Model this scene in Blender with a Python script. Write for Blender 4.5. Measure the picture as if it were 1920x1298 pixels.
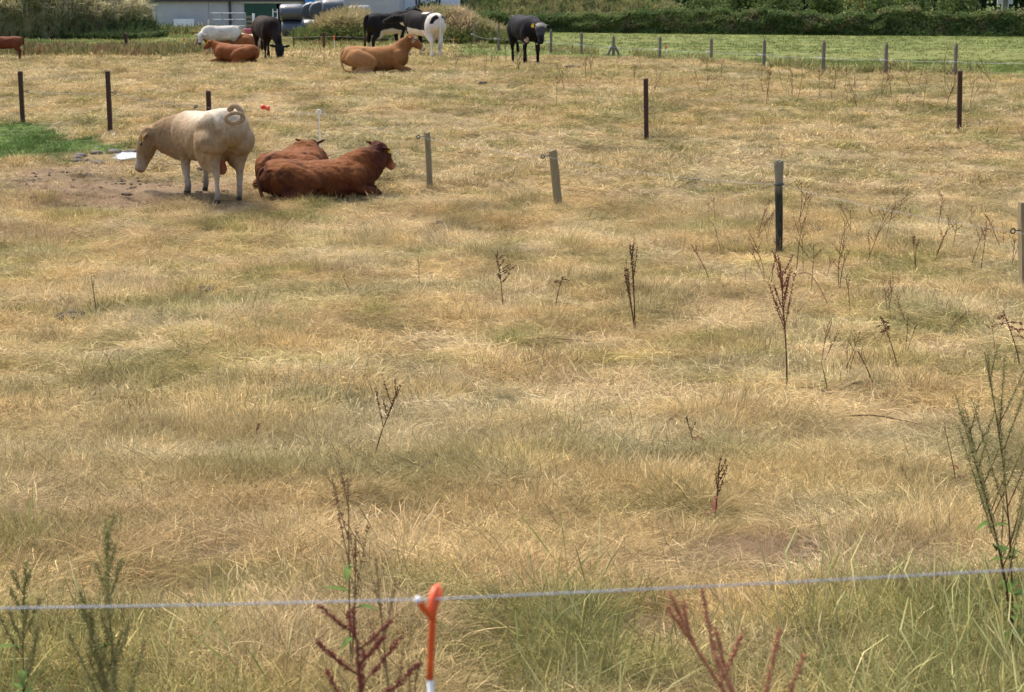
import bpy, bmesh, math, random
import numpy as np
from mathutils import Vector, Matrix, Euler

for o in list(bpy.data.objects):
    bpy.data.objects.remove(o)
sc = bpy.context.scene
col = sc.collection
rnd = random.Random(7)
RNG = np.random.default_rng(11)
R = math.radians

# ------------------------------------------------------------------ camera
CAM_Z, PITCH, FPX, PW, PH = 4.4, R(12.7), 3583.0, 1920.0, 1298.0
cam_d = bpy.data.cameras.new('camera')
cam = bpy.data.objects.new('camera', cam_d)
col.objects.link(cam)
cam.location = (0, 0, CAM_Z)
cam.rotation_euler = (R(90) - PITCH, 0, 0)
cam_d.sensor_width = 36.0
cam_d.lens = 36.0 * FPX / PW
cam_d.clip_start = 0.1
cam_d.clip_end = 3000
cam_d.dof.use_dof = True
cam_d.dof.focus_distance = 15.0
cam_d.dof.aperture_fstop = 10.0
sc.camera = cam

# ------------------------------------------------------------------ light
SUN_EL, SUN_AZ = R(58), R(-38)          # azimuth from +Y (away from camera), negative = left
w = bpy.data.worlds.new('World')
sc.world = w
w.use_nodes = True
nt = w.node_tree
bg = nt.nodes['Background']
sky = nt.nodes.new('ShaderNodeTexSky')
sky.sky_type = 'NISHITA'
sky.sun_disc = False
sky.sun_elevation = SUN_EL
sky.sun_rotation = SUN_AZ
sky.air_density = 1.0
sky.dust_density = 4.0
sky.ozone_density = 0.3
nt.links.new(sky.outputs[0], bg.inputs[0])
bg.inputs[1].default_value = 0.14
sd = bpy.data.lights.new('sun', 'SUN')
sd.energy = 1.5
sd.angle = R(10)
sd.color = (1.0, 0.93, 0.80)
sun = bpy.data.objects.new('sun', sd)
col.objects.link(sun)
sdir = Vector((math.sin(SUN_AZ) * math.cos(SUN_EL), math.cos(SUN_AZ) * math.cos(SUN_EL), math.sin(SUN_EL)))
sun.rotation_euler = (-sdir).to_track_quat('-Z', 'Y').to_euler()
sun.location = (-20, 30, 40)
sc.view_settings.view_transform = 'Standard'
sc.view_settings.look = 'None'
sc.view_settings.exposure = 1.28
sc.view_settings.gamma = 1.0
sc.view_settings.use_curve_mapping = False

# ------------------------------------------------------------------ noise + terrain functions
def hash2(ix, iy, seed):
    h = (ix.astype(np.int64) * 374761393 + iy.astype(np.int64) * 668265263 + seed * 1442695041) & 0xFFFFFFFF
    h = ((h ^ (h >> 13)) * 1274126177) & 0xFFFFFFFF
    h = (h ^ (h >> 16)) & 0xFFFFFFFF
    return h / 4294967295.0

def vnoise(x, y, seed=0):
    x = np.asarray(x, float); y = np.asarray(y, float)
    ix = np.floor(x); iy = np.floor(y)
    fx = x - ix; fy = y - iy
    fx = fx * fx * (3 - 2 * fx); fy = fy * fy * (3 - 2 * fy)
    a = hash2(ix, iy, seed); b = hash2(ix + 1, iy, seed)
    c = hash2(ix, iy + 1, seed); d = hash2(ix + 1, iy + 1, seed)
    return (a * (1 - fx) + b * fx) * (1 - fy) + (c * (1 - fx) + d * fx) * fy

def fbm(x, y, seed=0, octv=4):
    s = 0.0; amp = 0.5; tot = 0.0
    for k in range(octv):
        s = s + amp * vnoise(np.asarray(x) * 2 ** k + 17.3 * k, np.asarray(y) * 2 ** k - 9.1 * k, seed + k)
        tot += amp; amp *= 0.5
    return s / tot

def vnoise3(p, f, seed=0):
    """cheap 3D noise from three 2D slices"""
    return (vnoise(p[:, 0] * f, p[:, 1] * f + p[:, 2] * f * 0.7, seed) + vnoise(p[:, 1] * f, p[:, 2] * f + p[:, 0] * f * 0.6, seed + 5)
            + vnoise(p[:, 2] * f, p[:, 0] * f + p[:, 1] * f * 0.8, seed + 9)) / 3

_ky = [-400, -20, 0, 2.4, 4, 6, 10, 15, 20, 25, 50, 60, 70, 80, 100, 125, 160, 195, 260, 340, 600, 1500]
_kz = [2.7, 2.7, 2.62, 2.42, 2.2, 1.85, 1.2, 0.6, 0.25, 0.06, 0.0, -0.22, -0.62, -1.08, -2.02, -3.05, -4.1, -4.0, 2.0, 12.0, 18.0, 20.0]
_ty = np.concatenate([np.arange(-400, 0, 4.0), np.arange(0, 30, 0.25), np.arange(30, 400, 1.0), np.arange(400, 1500, 20.0)])
_tz = np.interp(_ty, _ky, _kz)
for _ in range(10):
    _tz[1:-1] = 0.25 * _tz[:-2] + 0.5 * _tz[1:-1] + 0.25 * _tz[2:]

def gz(x, y):
    x = np.asarray(x, float); y = np.asarray(y, float)
    z = np.interp(y, _ty, _tz)
    fade = np.clip((y - 1.0) / 6.0, 0, 1) * np.clip((130 - y) / 60.0, 0.15, 1)
    z = z + fade * (0.22 * (fbm(x / 7, y / 7, 3, 2) - .5) + 0.13 * (fbm(x / 1.5, y / 1.5, 8, 2) - 0.5) + 0.10 * (fbm(x / .45, y / .45, 21, 2) - 0.5))
    return z

CP, SP = math.cos(PITCH), math.sin(PITCH)
def ray(px, py):
    u = (px - PW / 2) / FPX; v = (PH / 2 - py) / FPX
    return Vector((u, CP + v * SP, -SP + v * CP))      # y component >0, per unit of forward depth

def at(px, py):
    """the ground point seen at photo pixel (px, py)"""
    d = ray(px, py)
    t = 2.0
    while t < 900:
        p = d * t
        if CAM_Z + p.z < float(gz(p.x, p.y)):
            break
        t *= 1.006
    lo, hi = t / 1.006, t
    for _ in range(14):
        m = (lo + hi) / 2
        p = d * m
        if CAM_Z + p.z < float(gz(p.x, p.y)): hi = m
        else: lo = m
    p = d * hi
    return Vector((p.x, p.y, float(gz(p.x, p.y))))

def atd(px, py, y):
    """the point at ground distance y along the line of sight of pixel (px, py)"""
    d = ray(px, py)
    t = y / d.y
    return Vector((d.x * t, y, CAM_Z + d.z * t))

def proj(x, y, z):
    x = np.asarray(x); y = np.asarray(y); dz = np.asarray(z) - CAM_Z
    dep = y * CP - dz * SP
    up = y * SP + dz * CP
    dep = np.maximum(dep, 1e-3)
    return PW / 2 + FPX * x / dep, PH / 2 - FPX * up / dep

# ------------------------------------------------------------------ object helpers
def link(o, parent=None):
    col.objects.link(o)
    if parent is not None:
        o.parent = parent
    return o

def tag(o, label=None, cat=None, group=None, kind=None):
    if label: o['label'] = label
    if cat: o['category'] = cat
    if group: o['group'] = group
    if kind: o['kind'] = kind
    return o

def empty(name, loc, rz=0.0, label=None, cat=None, group=None):
    o = bpy.data.objects.new(name, None)
    o.empty_display_size = 0.2
    o.location = loc
    o.rotation_euler = (0, 0, rz)
    link(o)
    return tag(o, label, cat, group)

def mesh_obj(name, verts, faces, material, parent=None, smooth=False):
    me = bpy.data.meshes.new(name)
    me.from_pydata([tuple(v) for v in verts], [], faces)
    me.update()
    if material is not None:
        me.materials.append(material)
    if smooth:
        me.polygons.foreach_set('use_smooth', [True] * len(me.polygons))
    o = bpy.data.objects.new(name, me)
    return link(o, parent)

def quad_mesh(name, V, F, material, colors=None, parent=None, smooth=False):
    """fast numpy path: V (n,3), F (m,k)"""
    me = bpy.data.meshes.new(name)
    V = np.asarray(V, np.float32); F = np.asarray(F, np.int32)
    m, k = F.shape
    me.vertices.add(len(V)); me.vertices.foreach_set('co', V.ravel())
    me.loops.add(m * k); me.loops.foreach_set('vertex_index', F.ravel())
    me.polygons.add(m)
    me.polygons.foreach_set('loop_start', np.arange(0, m * k, k, dtype=np.int32))
    me.polygons.foreach_set('loop_total', np.full(m, k, np.int32))
    me.update(calc_edges=True)
    if smooth:
        me.polygons.foreach_set('use_smooth', np.ones(m, bool))
    if colors is not None:
        a = me.color_attributes.new('col', 'FLOAT_COLOR', 'POINT')
        c = np.ones((len(V), 4), np.float32); c[:, :3] = colors
        a.data.foreach_set('color', c.ravel())
    if material is not None:
        me.materials.append(material)
    o = bpy.data.objects.new(name, me)
    return link(o, parent)

class MB:
    def __init__(s): s.v = []; s.f = []
    def add(s, vs, fs):
        b = len(s.v); s.v += [Vector(v) for v in vs]; s.f += [tuple(b + i for i in f) for f in fs]
        return s
    def box(s, c, size, rot=None):
        hx, hy, hz = size[0] / 2, size[1] / 2, size[2] / 2
        vs = [Vector((x, y, z)) for z in (-hz, hz) for x, y in ((-hx, -hy), (hx, -hy), (hx, hy), (-hx, hy))]
        if rot is not None: vs = [rot @ v for v in vs]
        vs = [v + Vector(c) for v in vs]
        return s.add(vs, [(3, 2, 1, 0), (4, 5, 6, 7), (0, 1, 5, 4), (1, 2, 6, 5), (2, 3, 7, 6), (3, 0, 4, 7)])
    def tube(s, pts, rad, n=6, cap=True):
        pts = [Vector(p) for p in pts]
        if not hasattr(rad, '__len__'): rad = [rad] * len(pts)
        vs = []; fs = []
        prev = None
        for i, p in enumerate(pts):
            t = (pts[min(i + 1, len(pts) - 1)] - pts[max(i - 1, 0)])
            t = t.normalized() if t.length > 1e-9 else Vector((0, 0, 1))
            if prev is None:
                a = t.orthogonal().normalized()
            else:
                a = (prev - t * prev.dot(t))
                a = a.normalized() if a.length > 1e-6 else t.orthogonal().normalized()
            prev = a
            b = t.cross(a)
            for k in range(n):
                th = 2 * math.pi * k / n
                vs.append(p + (a * math.cos(th) + b * math.sin(th)) * rad[i])
        for i in range(len(pts) - 1):
            for k in range(n):
                k2 = (k + 1) % n
                fs.append((i * n + k, i * n + k2, (i + 1) * n + k2, (i + 1) * n + k))
        if cap:
            fs.append(tuple(range(n - 1, -1, -1)))
            fs.append(tuple((len(pts) - 1) * n + k for k in range(n)))
        return s.add(vs, fs)
    def ball(s, c, r, seg=8, rings=5, sz=(1, 1, 1), rot=None):
        vs = [Vector((0, 0, 1))]
        for i in range(1, rings):
            ph = math.pi * i / rings
            for k in range(seg):
                th = 2 * math.pi * k / seg
                vs.append(Vector((math.sin(ph) * math.cos(th), math.sin(ph) * math.sin(th), math.cos(ph))))
        vs.append(Vector((0, 0, -1)))
        fs = []
        for k in range(seg):
            fs.append((0, 1 + k, 1 + (k + 1) % seg))
            for i in range(rings - 2):
                a = 1 + i * seg; b = a + seg
                fs.append((a + k, b + k, b + (k + 1) % seg, a + (k + 1) % seg))
            a = 1 + (rings - 2) * seg
            fs.append((a + (k + 1) % seg, a + k, len(vs) - 1))
        out = []
        for v in vs:
            v = Vector((v.x * sz[0], v.y * sz[1], v.z * sz[2])) * r
            if rot is not None: v = rot @ v
            out.append(v + Vector(c))
        return s.add(out, fs)
    def build(s, name, material, parent=None, smooth=False):
        return mesh_obj(name, s.v, s.f, material, parent, smooth)

# ------------------------------------------------------------------ materials
def base_mat(name, rough=0.8, spec=0.3):
    m = bpy.data.materials.new(name)
    m.use_nodes = True
    b = m.node_tree.nodes['Principled BSDF']
    b.inputs['Roughness'].default_value = rough
    b.inputs['Specular IOR Level'].default_value = spec
    return m, m.node_tree, b

def mixrgb(nt, a, b, fac, mode='MIX'):
    n = nt.nodes.new('ShaderNodeMix'); n.data_type = 'RGBA'; n.blend_type = mode
    for sock, val in ((n.inputs[0], fac), (n.inputs[6], a), (n.inputs[7], b)):
        if hasattr(val, 'default_value') or hasattr(val, 'is_linked'):
            nt.links.new(val, sock)
        elif hasattr(val, '__len__'):
            sock.default_value = (*val[:3], 1)
        else:
            sock.default_value = val
    return n.outputs[2]

def noise_node(nt, scale, detail=3, rough=0.6, stretch=None, coord='Object'):
    tc = nt.nodes.new('ShaderNodeTexCoord')
    out = tc.outputs[coord]
    if stretch:
        mp = nt.nodes.new('ShaderNodeMapping'); mp.inputs['Scale'].default_value = stretch
        nt.links.new(out, mp.inputs[0]); out = mp.outputs[0]
    n = nt.nodes.new('ShaderNodeTexNoise')
    n.inputs['Scale'].default_value = scale; n.inputs['Detail'].default_value = detail; n.inputs['Roughness'].default_value = rough
    nt.links.new(out, n.inputs['Vector'])
    return n.outputs[0]

def ramp(nt, fac, lo, hi):
    n = nt.nodes.new('ShaderNodeMapRange')
    n.inputs[1].default_value = lo; n.inputs[2].default_value = hi
    nt.links.new(fac, n.inputs[0])
    return n.outputs[0]

def bump(nt, b, h, strength=0.5, dist=0.01):
    n = nt.nodes.new('ShaderNodeBump'); n.inputs['Strength'].default_value = strength; n.inputs['Distance'].default_value = dist
    nt.links.new(h, n.inputs['Height']); nt.links.new(n.outputs[0], b.inputs['Normal'])

def noisy(name, c1, c2, scale=4.0, rough=0.8, spec=0.3, stretch=None, lo=0.3, hi=0.7, bmp=0.0, bdist=0.01, metal=0.0):
    m, nt, b = base_mat(name, rough, spec)
    n = noise_node(nt, scale, 5, 0.65, stretch)
    nt.links.new(mixrgb(nt, c1, c2, ramp(nt, n, lo, hi)), b.inputs['Base Color'])
    b.inputs['Metallic'].default_value = metal
    if bmp: bump(nt, b, n, bmp, bdist)
    return m

def attr_node(nt, name, typ='GEOMETRY'):
    a = nt.nodes.new('ShaderNodeAttribute'); a.attribute_name = name; a.attribute_type = typ
    return a

def leafy_mat(name, transl=0.42, rough=0.7):
    """vertex-coloured leaves with some translucency"""
    m, nt, b = base_mat(name, rough, 0.12)
    a = attr_node(nt, 'col')
    nt.links.new(a.outputs['Color'], b.inputs['Base Color'])
    tr = nt.nodes.new('ShaderNodeBsdfTranslucent')
    nt.links.new(a.outputs['Color'], tr.inputs[0])
    mx = nt.nodes.new('ShaderNodeMixShader'); mx.inputs[0].default_value = transl
    nt.links.new(b.outputs[0], mx.inputs[1]); nt.links.new(tr.outputs[0], mx.inputs[2])
    nt.links.new(mx.outputs[0], nt.nodes['Material Output'].inputs[0])
    return m

def grass_mat(name):
    """per-tuft colours tint_a / tint_b (instance attributes) mixed per blade"""
    m, nt, b = base_mat(name, 0.7, 0.12)
    a = attr_node(nt, 'tint_a', 'INSTANCER'); c = attr_node(nt, 'tint_b', 'INSTANCER')
    s = attr_node(nt, 'blade'); v = attr_node(nt, 'bval')
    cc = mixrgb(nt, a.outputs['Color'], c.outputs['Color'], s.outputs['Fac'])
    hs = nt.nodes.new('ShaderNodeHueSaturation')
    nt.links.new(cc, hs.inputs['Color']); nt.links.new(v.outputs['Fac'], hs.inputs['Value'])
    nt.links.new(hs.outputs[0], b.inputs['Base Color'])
    tr = nt.nodes.new('ShaderNodeBsdfTranslucent')
    nt.links.new(hs.outputs[0], tr.inputs[0])
    mx = nt.nodes.new('ShaderNodeMixShader'); mx.inputs[0].default_value = 0.22
    nt.links.new(b.outputs[0], mx.inputs[1]); nt.links.new(tr.outputs[0], mx.inputs[2])
    nt.links.new(mx.outputs[0], nt.nodes['Material Output'].inputs[0])
    return m

M_GRASS = grass_mat('grass_blades')
M_LEAF = leafy_mat('leaves')
M_WOODB = noisy('brown_timber', (.085, .042, .028), (.035, .02, .016), 9, 0.85, 0.2, (14, 14, 1.2), bmp=.4)
M_WOODG = noisy('grey_timber', (.29, .235, .135), (.16, .125, .07), 5, 0.9, 0.15, (16, 16, 1.0), bmp=.5)
M_WOODF = noisy('weathered_timber', (.22, .19, .14), (.11, .092, .066), 5, 0.9, 0.15, (10, 10, 1.0))
M_BLACK = noisy('black_plastic', (.012, .012, .013), (.02, .02, .022), 30, 0.4, 0.5)
M_WHITEP = noisy('white_plastic', (.75, .75, .72), (.6, .6, .57), 20, 0.45, 0.4)
M_ORANGE = noisy('orange_plastic', (.72, .10, .018), (.60, .075, .014), 25, 0.42, 0.45, bmp=.05)
M_RED = noisy('red_plastic', (.75, .05, .015), (.6, .035, .012), 30, 0.4, 0.5)
M_WIRE = noisy('polywire', (.58, .58, .60), (.24, .25, .30), 420, 0.6, 0.3)
M_STEEL = noisy('galvanised_steel', (.33, .36, .40), (.22, .25, .29), 9, 0.5, 0.5, metal=0.5)

# ------------------------------------------------------------------ colour regions of the field
def smooth(e0, e1, x):
    t = np.clip((x - e0) / (e1 - e0), 0, 1)
    return t * t * (3 - 2 * t)

FENCE_X = [880, 935, 1033, 1090, 1150, 1237, 1333, 1432, 1543, 1660, 1790, 1960, 2400]
FENCE_Y = [88, 93, 98, 101, 104, 110, 117, 125, 134, 137, 141, 150, 175]

def regions(x, y):
    """masks for points of the ground: lush, dirt, pasture, strip, weedy (tall band)"""
    x = np.asarray(x, float); y = np.asarray(y, float)
    px, py = proj(x, y, np.interp(y, _ty, _tz))
    n1 = fbm(x / 1.3, y / 1.3, 31, 3) - .5
    n2 = fbm(x / 0.5, y / 0.5, 37, 3) - .5
    topy = np.interp(px, [-400, 60, 200, 262], [228, 236, 262, 296])
    boty = np.interp(px, [-400, 0, 120, 262], [304, 302, 301, 296])
    lush = smooth(-4, 5, py - topy + 40 * n2) * smooth(-3, 4, boty - py + 26 * n2) * smooth(-8, 8, 275 - px + 60 * n2) * (y < 60)
    dirt = smooth(0.95, 0.35, np.hypot((px - 225) / 330, (py - 352) / 52) + 1.2 * n1 + .5 * n2) * (1 - lush)
    d2 = smooth(0.9, 0.4, np.hypot((px - 1440) / 130, (py - 1030) / 60) + 1.2 * n1 + 2.0 * n2)
    d3 = smooth(0.9, 0.4, np.hypot((px - 430) / 230, (py - 1055) / 32) + 1.2 * n1 + 2.0 * n2)
    d4 = smooth(0.9, 0.4, np.hypot((px - 1260) / 160, (py - 1160) / 70) + 1.2 * n1 + 2.0 * n2)
    dirt = np.maximum(dirt, .9 * np.maximum(d2, np.maximum(d3, .8 * d4)))
    fy = np.interp(px, FENCE_X, FENCE_Y)
    past = smooth(-2, 3.5, fy - 3 - py + 8 * n1) * (y > 40) * smooth(870, 905, px)
    past = np.maximum(past, smooth(66, 70, y) * smooth(830, 880, px) * (y < 600))
    strip = (y > 40) * smooth(94, 90, py) * smooth(870, 800, px) * (y < 140)
    weedy = smooth(91, 95, py) * smooth(107, 101, py + 6 * n1) * smooth(480, 300, px + 160 * n1) * (y > 40)
    weedy = np.maximum(weedy, smooth(64, 70, py) * smooth(88, 82, py) * smooth(880, 840, px) * smooth(480, 560, px) * (y > 55) * .6)
    return dict(lush=lush, dirt=dirt, past=past, strip=strip, weedy=weedy, px=px, py=py, n1=n1, n2=n2)

STRAW = np.array((.55, .405, .19)); STRAW2 = np.array((.67, .54, .325)); RUST = np.array((.40, .255, .12))
OLIVE = np.array((.26, .225, .068)); GREEN = np.array((.135, .155, .04)); LUSH = np.array((.078, .125, .028))
PAST = np.array((.115, .145, .034)); SOIL = np.array((.16, .11, .075)); DARKTH = np.array((.22, .15, .08))
SAGE = np.array((.26, .28, .15))

def lerp(a, b, t):
    t = np.asarray(t)[:, None]
    return a * (1 - t) + b * t

def field_colors(x, y, g):
    """two blade colours per point"""
    n = len(x)
    big = fbm(x / 5.5, y / 5.5, 51, 3)
    mid = fbm(x / 1.6, y / 1.6, 57, 3)
    sm = fbm(x / .38, y / .38, 63, 2)
    rus = fbm(x / 2.3 + 40, y / 2.3, 71, 3)
    green = smooth(.50, .68, .20 * big + .36 * mid + .44 * sm + .035)
    green = green * (1 - .65 * smooth(8, 9.5, y) * smooth(18, 14, y))
    # nearer and lower in the picture the sward is greener
    near = smooth(12, 6.5, y)
    green = np.clip(green * (1 - .25 * near) + near * .12 * smooth(.4, .65, sm), 0, 1)
    cl = smooth(1380, 1600, g['px']) * smooth(1080, 1180, g['py']) + .8 * smooth(480, 300, g['px']) * smooth(1120, 1220, g['py']) \
        + .7 * np.exp(-((g['px'] - 1060) / 110) ** 2) * smooth(1130, 1200, g['py'])
    green = np.clip(green + 1.0 * cl * (y < 10), 0, 1)
    rusty = smooth(.52, .68, rus)
    A = lerp(np.tile(STRAW, (n, 1)), STRAW2, smooth(.35, .7, fbm(x / .9, y / .9, 83, 2)))
    A = lerp(A, RUST, .18 + .38 * rusty)
    B = lerp(np.tile(STRAW * .84, (n, 1)), OLIVE, .34 + .66 * green)
    B = lerp(B, GREEN, .75 * np.clip(green * 1.2 - .45, 0, 1))
    B = lerp(B, SAGE, .35 * smooth(.5, .7, fbm(x / 3.1 - 7, y / 3.1, 91, 2)) * (1 - near))
    A = lerp(A, OLIVE * 1.35, .55 * green)
    # trampled ground
    A = lerp(A, np.array((.36, .25, .15)), .8 * g['dirt']); B = lerp(B, SOIL * 1.25, .85 * g['dirt'])
    A = lerp(A, LUSH * 1.3, g['lush']); B = lerp(B, LUSH, g['lush'])
    pn = smooth(.45, .72, fbm(x / 2.5, y / 5, 97, 3))
    A = lerp(A, lerp(np.tile(PAST * 1.1, (n, 1)), np.array((.26, .25, .09)), .5 * pn), g['past']); B = lerp(B, PAST, g['past'])
    sn = smooth(.4, .62, fbm(x / 9, y / 3, 103, 2) + .0006 * (g['px'] - 250))
    A = lerp(A, lerp(np.tile(np.array((.11, .17, .05)), (n, 1)), np.array((.34, .31, .12)), sn), .95 * g['strip'])
    B = lerp(B, lerp(np.tile(np.array((.11, .2, .05)), (n, 1)), np.array((.3, .3, .1)), sn), .95 * g['strip'])
    A = lerp(A, np.array((.36, .27, .12)), .8 * g['weedy']); B = lerp(B, np.array((.17, .16, .05)), .8 * g['weedy'])
    sp = fbm(x / .27, y / .42, 113, 2)
    sp2 = fbm(x / .75, y / 1.0, 119, 2)
    w_ = (1 - g['past'])[:, None]
    dk = (smooth(.56, .72, sp2) * .62)[:, None] * w_
    A = A * (1 - dk) + A * np.array((.50, .55, .45)) * dk; B = B * (1 - dk) + B * np.array((.50, .55, .45)) * dk
    j = RNG.uniform(.80, 1.20, (n, 1)) * (.66 + .74 * sp[:, None])
    return A * j, B * j, green

# ------------------------------------------------------------------ the ground sheet
def build_ground():
    ys = np.concatenate([np.linspace(-300, -6, 18), np.arange(-4, 2, 1.0), np.arange(2, 14, .10), np.arange(14, 32, .17), np.arange(32, 75, .35),
                         np.arange(75, 170, 1.3), np.arange(170, 420, 8), np.geomspace(425, 1400, 14)])
    ncol = 230
    t = np.linspace(-1, 1, ncol)
    V = []; 
    for yy in ys:
        half = 0.34 * max(yy, 6) + 5
        inner = t * half
        s = np.sign(inner) * np.maximum(0, np.abs(t) - .86) / .14
        V.append(np.stack([inner + np.sign(t) * (np.abs(s) ** 3) * (600 if yy > 30 else 400), np.full(ncol, yy), np.zeros(ncol)], 1))
    V = np.concatenate(V)
    V[:, 2] = gz(V[:, 0], V[:, 1])
    nr = len(ys)
    i = np.arange(nr - 1)[:, None] * ncol + np.arange(ncol - 1)[None, :]
    i = i.ravel()
    F = np.stack([i, i + 1, i + 1 + ncol, i + ncol], 1)
    g = regions(V[:, 0], V[:, 1])
    A, B, green = field_colors(V[:, 0], V[:, 1], g)
    c = (A * .45 + B * .55)
    c = lerp(c, np.array((.20, .14, .08)), .55 * (1 - np.maximum(g['lush'], g['past'])) * (V[:, 1] < 70))
    c = lerp(c, np.array((.19, .12, .062)), .8 * g['dirt'] * smooth(16, 10, V[:, 1]))
    hill = smooth(165, 200, V[:, 1])
    c = lerp(c, np.array((.07, .11, .035)), hill)
    m, nt, b = base_mat('ground_turf', 0.95, 0.1)
    a = attr_node(nt, 'col')
    n1 = noise_node(nt, 38, 8, .82); n2 = noise_node(nt, 3.2, 5, .6)
    cc = mixrgb(nt, a.outputs['Color'], (.085, .055, .03), ramp(nt, n1, .48, .64))
    cc = mixrgb(nt, cc, (.40, .29, .14), ramp(nt, n2, .62, .85))
    nt.links.new(cc, b.inputs['Base Color'])
    bump(nt, b, n1, .9, .03)
    o = quad_mesh('ground', V, F, m, c, None, True)
    tag(o, 'dry straw coloured grazing field sloping up to the camera and falling away beyond', 'ground', kind='structure')
build_ground()

# ------------------------------------------------------------------ grass prototypes
def tuft(name, n, rad, lens, elev, width, curl, segs=3, seedhead=False, bend=0.0, seed=0):
    r = np.random.default_rng(seed)
    V = []; F = []; bl = []; bv = []
    for k in range(n):
        a = r.uniform(0, 2 * math.pi); q = rad * math.sqrt(r.uniform())
        base = np.array((q * math.cos(a), q * math.sin(a), 0.0))
        az = r.uniform(0, 2 * math.pi) if r.uniform() < .75 else a
        el = R(r.uniform(*elev)); L = r.uniform(*lens); wd = width * r.uniform(.7, 1.3)
        d = np.array((math.cos(az) * math.cos(el), math.sin(az) * math.cos(el), math.sin(el)))
        base[2] = r.uniform(0, bend)
        side = np.array((-math.sin(az), math.cos(az), 0)); tw = r.uniform(-1.0, 1.0)
        side = side * math.cos(tw) + np.cross(d, side) * math.sin(tw)
        c = base.copy(); s0 = len(V)
        dirv = d.copy(); cv = curl * r.uniform(.3, 1.4)
        kink = r.integers(1, segs) if (r.uniform() < .3 and segs > 2) else -1
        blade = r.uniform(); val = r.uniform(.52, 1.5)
        if r.uniform() < .07: val = 1.55; wd *= 1.35; blade *= .3
        for i in range(segs + 1):
            t = i / segs
            wq = wd * (1 - .75 * t ** 1.6)
            if seedhead and i >= segs - 1: wq = wd * (2.6 if i == segs - 1 else 1.0)
            V.append(c - side * wq / 2); V.append(c + side * wq / 2)
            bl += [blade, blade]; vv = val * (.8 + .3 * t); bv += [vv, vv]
            if i < segs:
                dirv = dirv + np.array((0, 0, -cv / segs)) + r.normal(0, .09, 3)
                if i == kink: dirv = dirv + r.normal(0, .55, 3)
                dirv = dirv / np.linalg.norm(dirv)
                c = c + dirv * L / segs
                if c[2] < 0.004: c[2] = 0.004
        for i in range(segs):
            b0 = s0 + i * 2
            F.append((b0, b0 + 1, b0 + 3, b0 + 2))
    me = bpy.data.meshes.new(name)
    me.from_pydata([tuple(v) for v in V], [], F)
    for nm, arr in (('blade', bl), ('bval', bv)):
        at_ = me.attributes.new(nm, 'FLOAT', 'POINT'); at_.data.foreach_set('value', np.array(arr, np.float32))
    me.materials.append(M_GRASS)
    me.update()
    return bpy.data.objects.new(name, me)       # stays out of the scene: only its geometry is used

def scatter(name, label, protos, x, y, A, B, scale, tilt=0.15, sink=0.01, cat='grass', zs=None):
    n = len(x)
    if n == 0: return None
    z = (gz(x, y) if zs is None else zs) - sink
    me = bpy.data.meshes.new(name)
    me.vertices.add(n)
    me.vertices.foreach_set('co', np.stack([x, y, z], 1).astype(np.float32).ravel())
    rot = np.stack([RNG.normal(0, tilt, n), RNG.normal(0, tilt, n), RNG.uniform(0, 6.283, n)], 1).astype(np.float32)
    at_ = me.attributes.new('rot', 'FLOAT_VECTOR', 'POINT'); at_.data.foreach_set('vector', rot.ravel())
    sc3 = np.stack([scale, scale, scale * RNG.uniform(.8, 1.2, n)], 1).astype(np.float32)
    at_ = me.attributes.new('scl', 'FLOAT_VECTOR', 'POINT'); at_.data.foreach_set('vector', sc3.ravel())
    at_ = me.attributes.new('pick', 'INT', 'POINT'); at_.data.foreach_set('value', RNG.integers(0, len(protos), n).astype(np.int32))
    for nm, C in (('tint_a', A), ('tint_b', B)):
        at_ = me.attributes.new(nm, 'FLOAT_COLOR', 'POINT')
        c = np.ones((n, 4), np.float32); c[:, :3] = C
        at_.data.foreach_set('color', c.ravel())
    me.materials.append(M_GRASS)
    o = link(bpy.data.objects.new(name, me))
    tag(o, label, cat, kind='stuff')
    ng = bpy.data.node_groups.new(name + '_nodes', 'GeometryNodeTree')
    ng.interface.new_socket('Geometry', in_out='INPUT', socket_type='NodeSocketGeometry')
    ng.interface.new_socket('Geometry', in_out='OUTPUT', socket_type='NodeSocketGeometry')
    N = ng.nodes; Lk = ng.links
    gi = N.new('NodeGroupInput'); go = N.new('NodeGroupOutput')
    jn = N.new('GeometryNodeJoinGeometry')
    for p in protos:
        oi = N.new('GeometryNodeObjectInfo'); oi.inputs[0].default_value = p
        g2 = N.new('GeometryNodeGeometryToInstance')
        Lk.new(oi.outputs['Geometry'], g2.inputs[0]); Lk.new(g2.outputs[0], jn.inputs[0])
    ip = N.new('GeometryNodeInstanceOnPoints')
    ip.inputs['Pick Instance'].default_value = True
    def na(nm, dt):
        q = N.new('GeometryNodeInputNamedAttribute'); q.data_type = dt; q.inputs[0].default_value = nm
        return q.outputs[0]
    Lk.new(gi.outputs[0], ip.inputs['Points']); Lk.new(jn.outputs[0], ip.inputs['Instance'])
    Lk.new(na('pick', 'INT'), ip.inputs['Instance Index'])
    e2r = N.new('FunctionNodeEulerToRotation')
    Lk.new(na('rot', 'FLOAT_VECTOR'), e2r.inputs[0]); Lk.new(e2r.outputs[0], ip.inputs['Rotation'])
    Lk.new(na('scl', 'FLOAT_VECTOR'), ip.inputs['Scale'])
    Lk.new(ip.outputs[0], go.inputs[0])
    md = o.modifiers.new('grass', 'NODES'); md.node_group = ng
    return o

def wedge(n, y0, y1, margin=2.5, k=.275):
    """random ground points in the view wedge, uniform by area"""
    y = RNG.uniform(y0, y1, n * 3)
    half = k * y + margin
    keep = RNG.uniform(0, 1, n * 3) < half / (k * y1 + margin)
    y = y[keep][:n]; half = half[keep][:n]
    return RNG.uniform(-1, 1, len(y)) * half, y

def area(y0, y1, margin=2.5, k=.275):
    return k * (y1 ** 2 - y0 ** 2) + 2 * margin * (y1 - y0)

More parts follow.
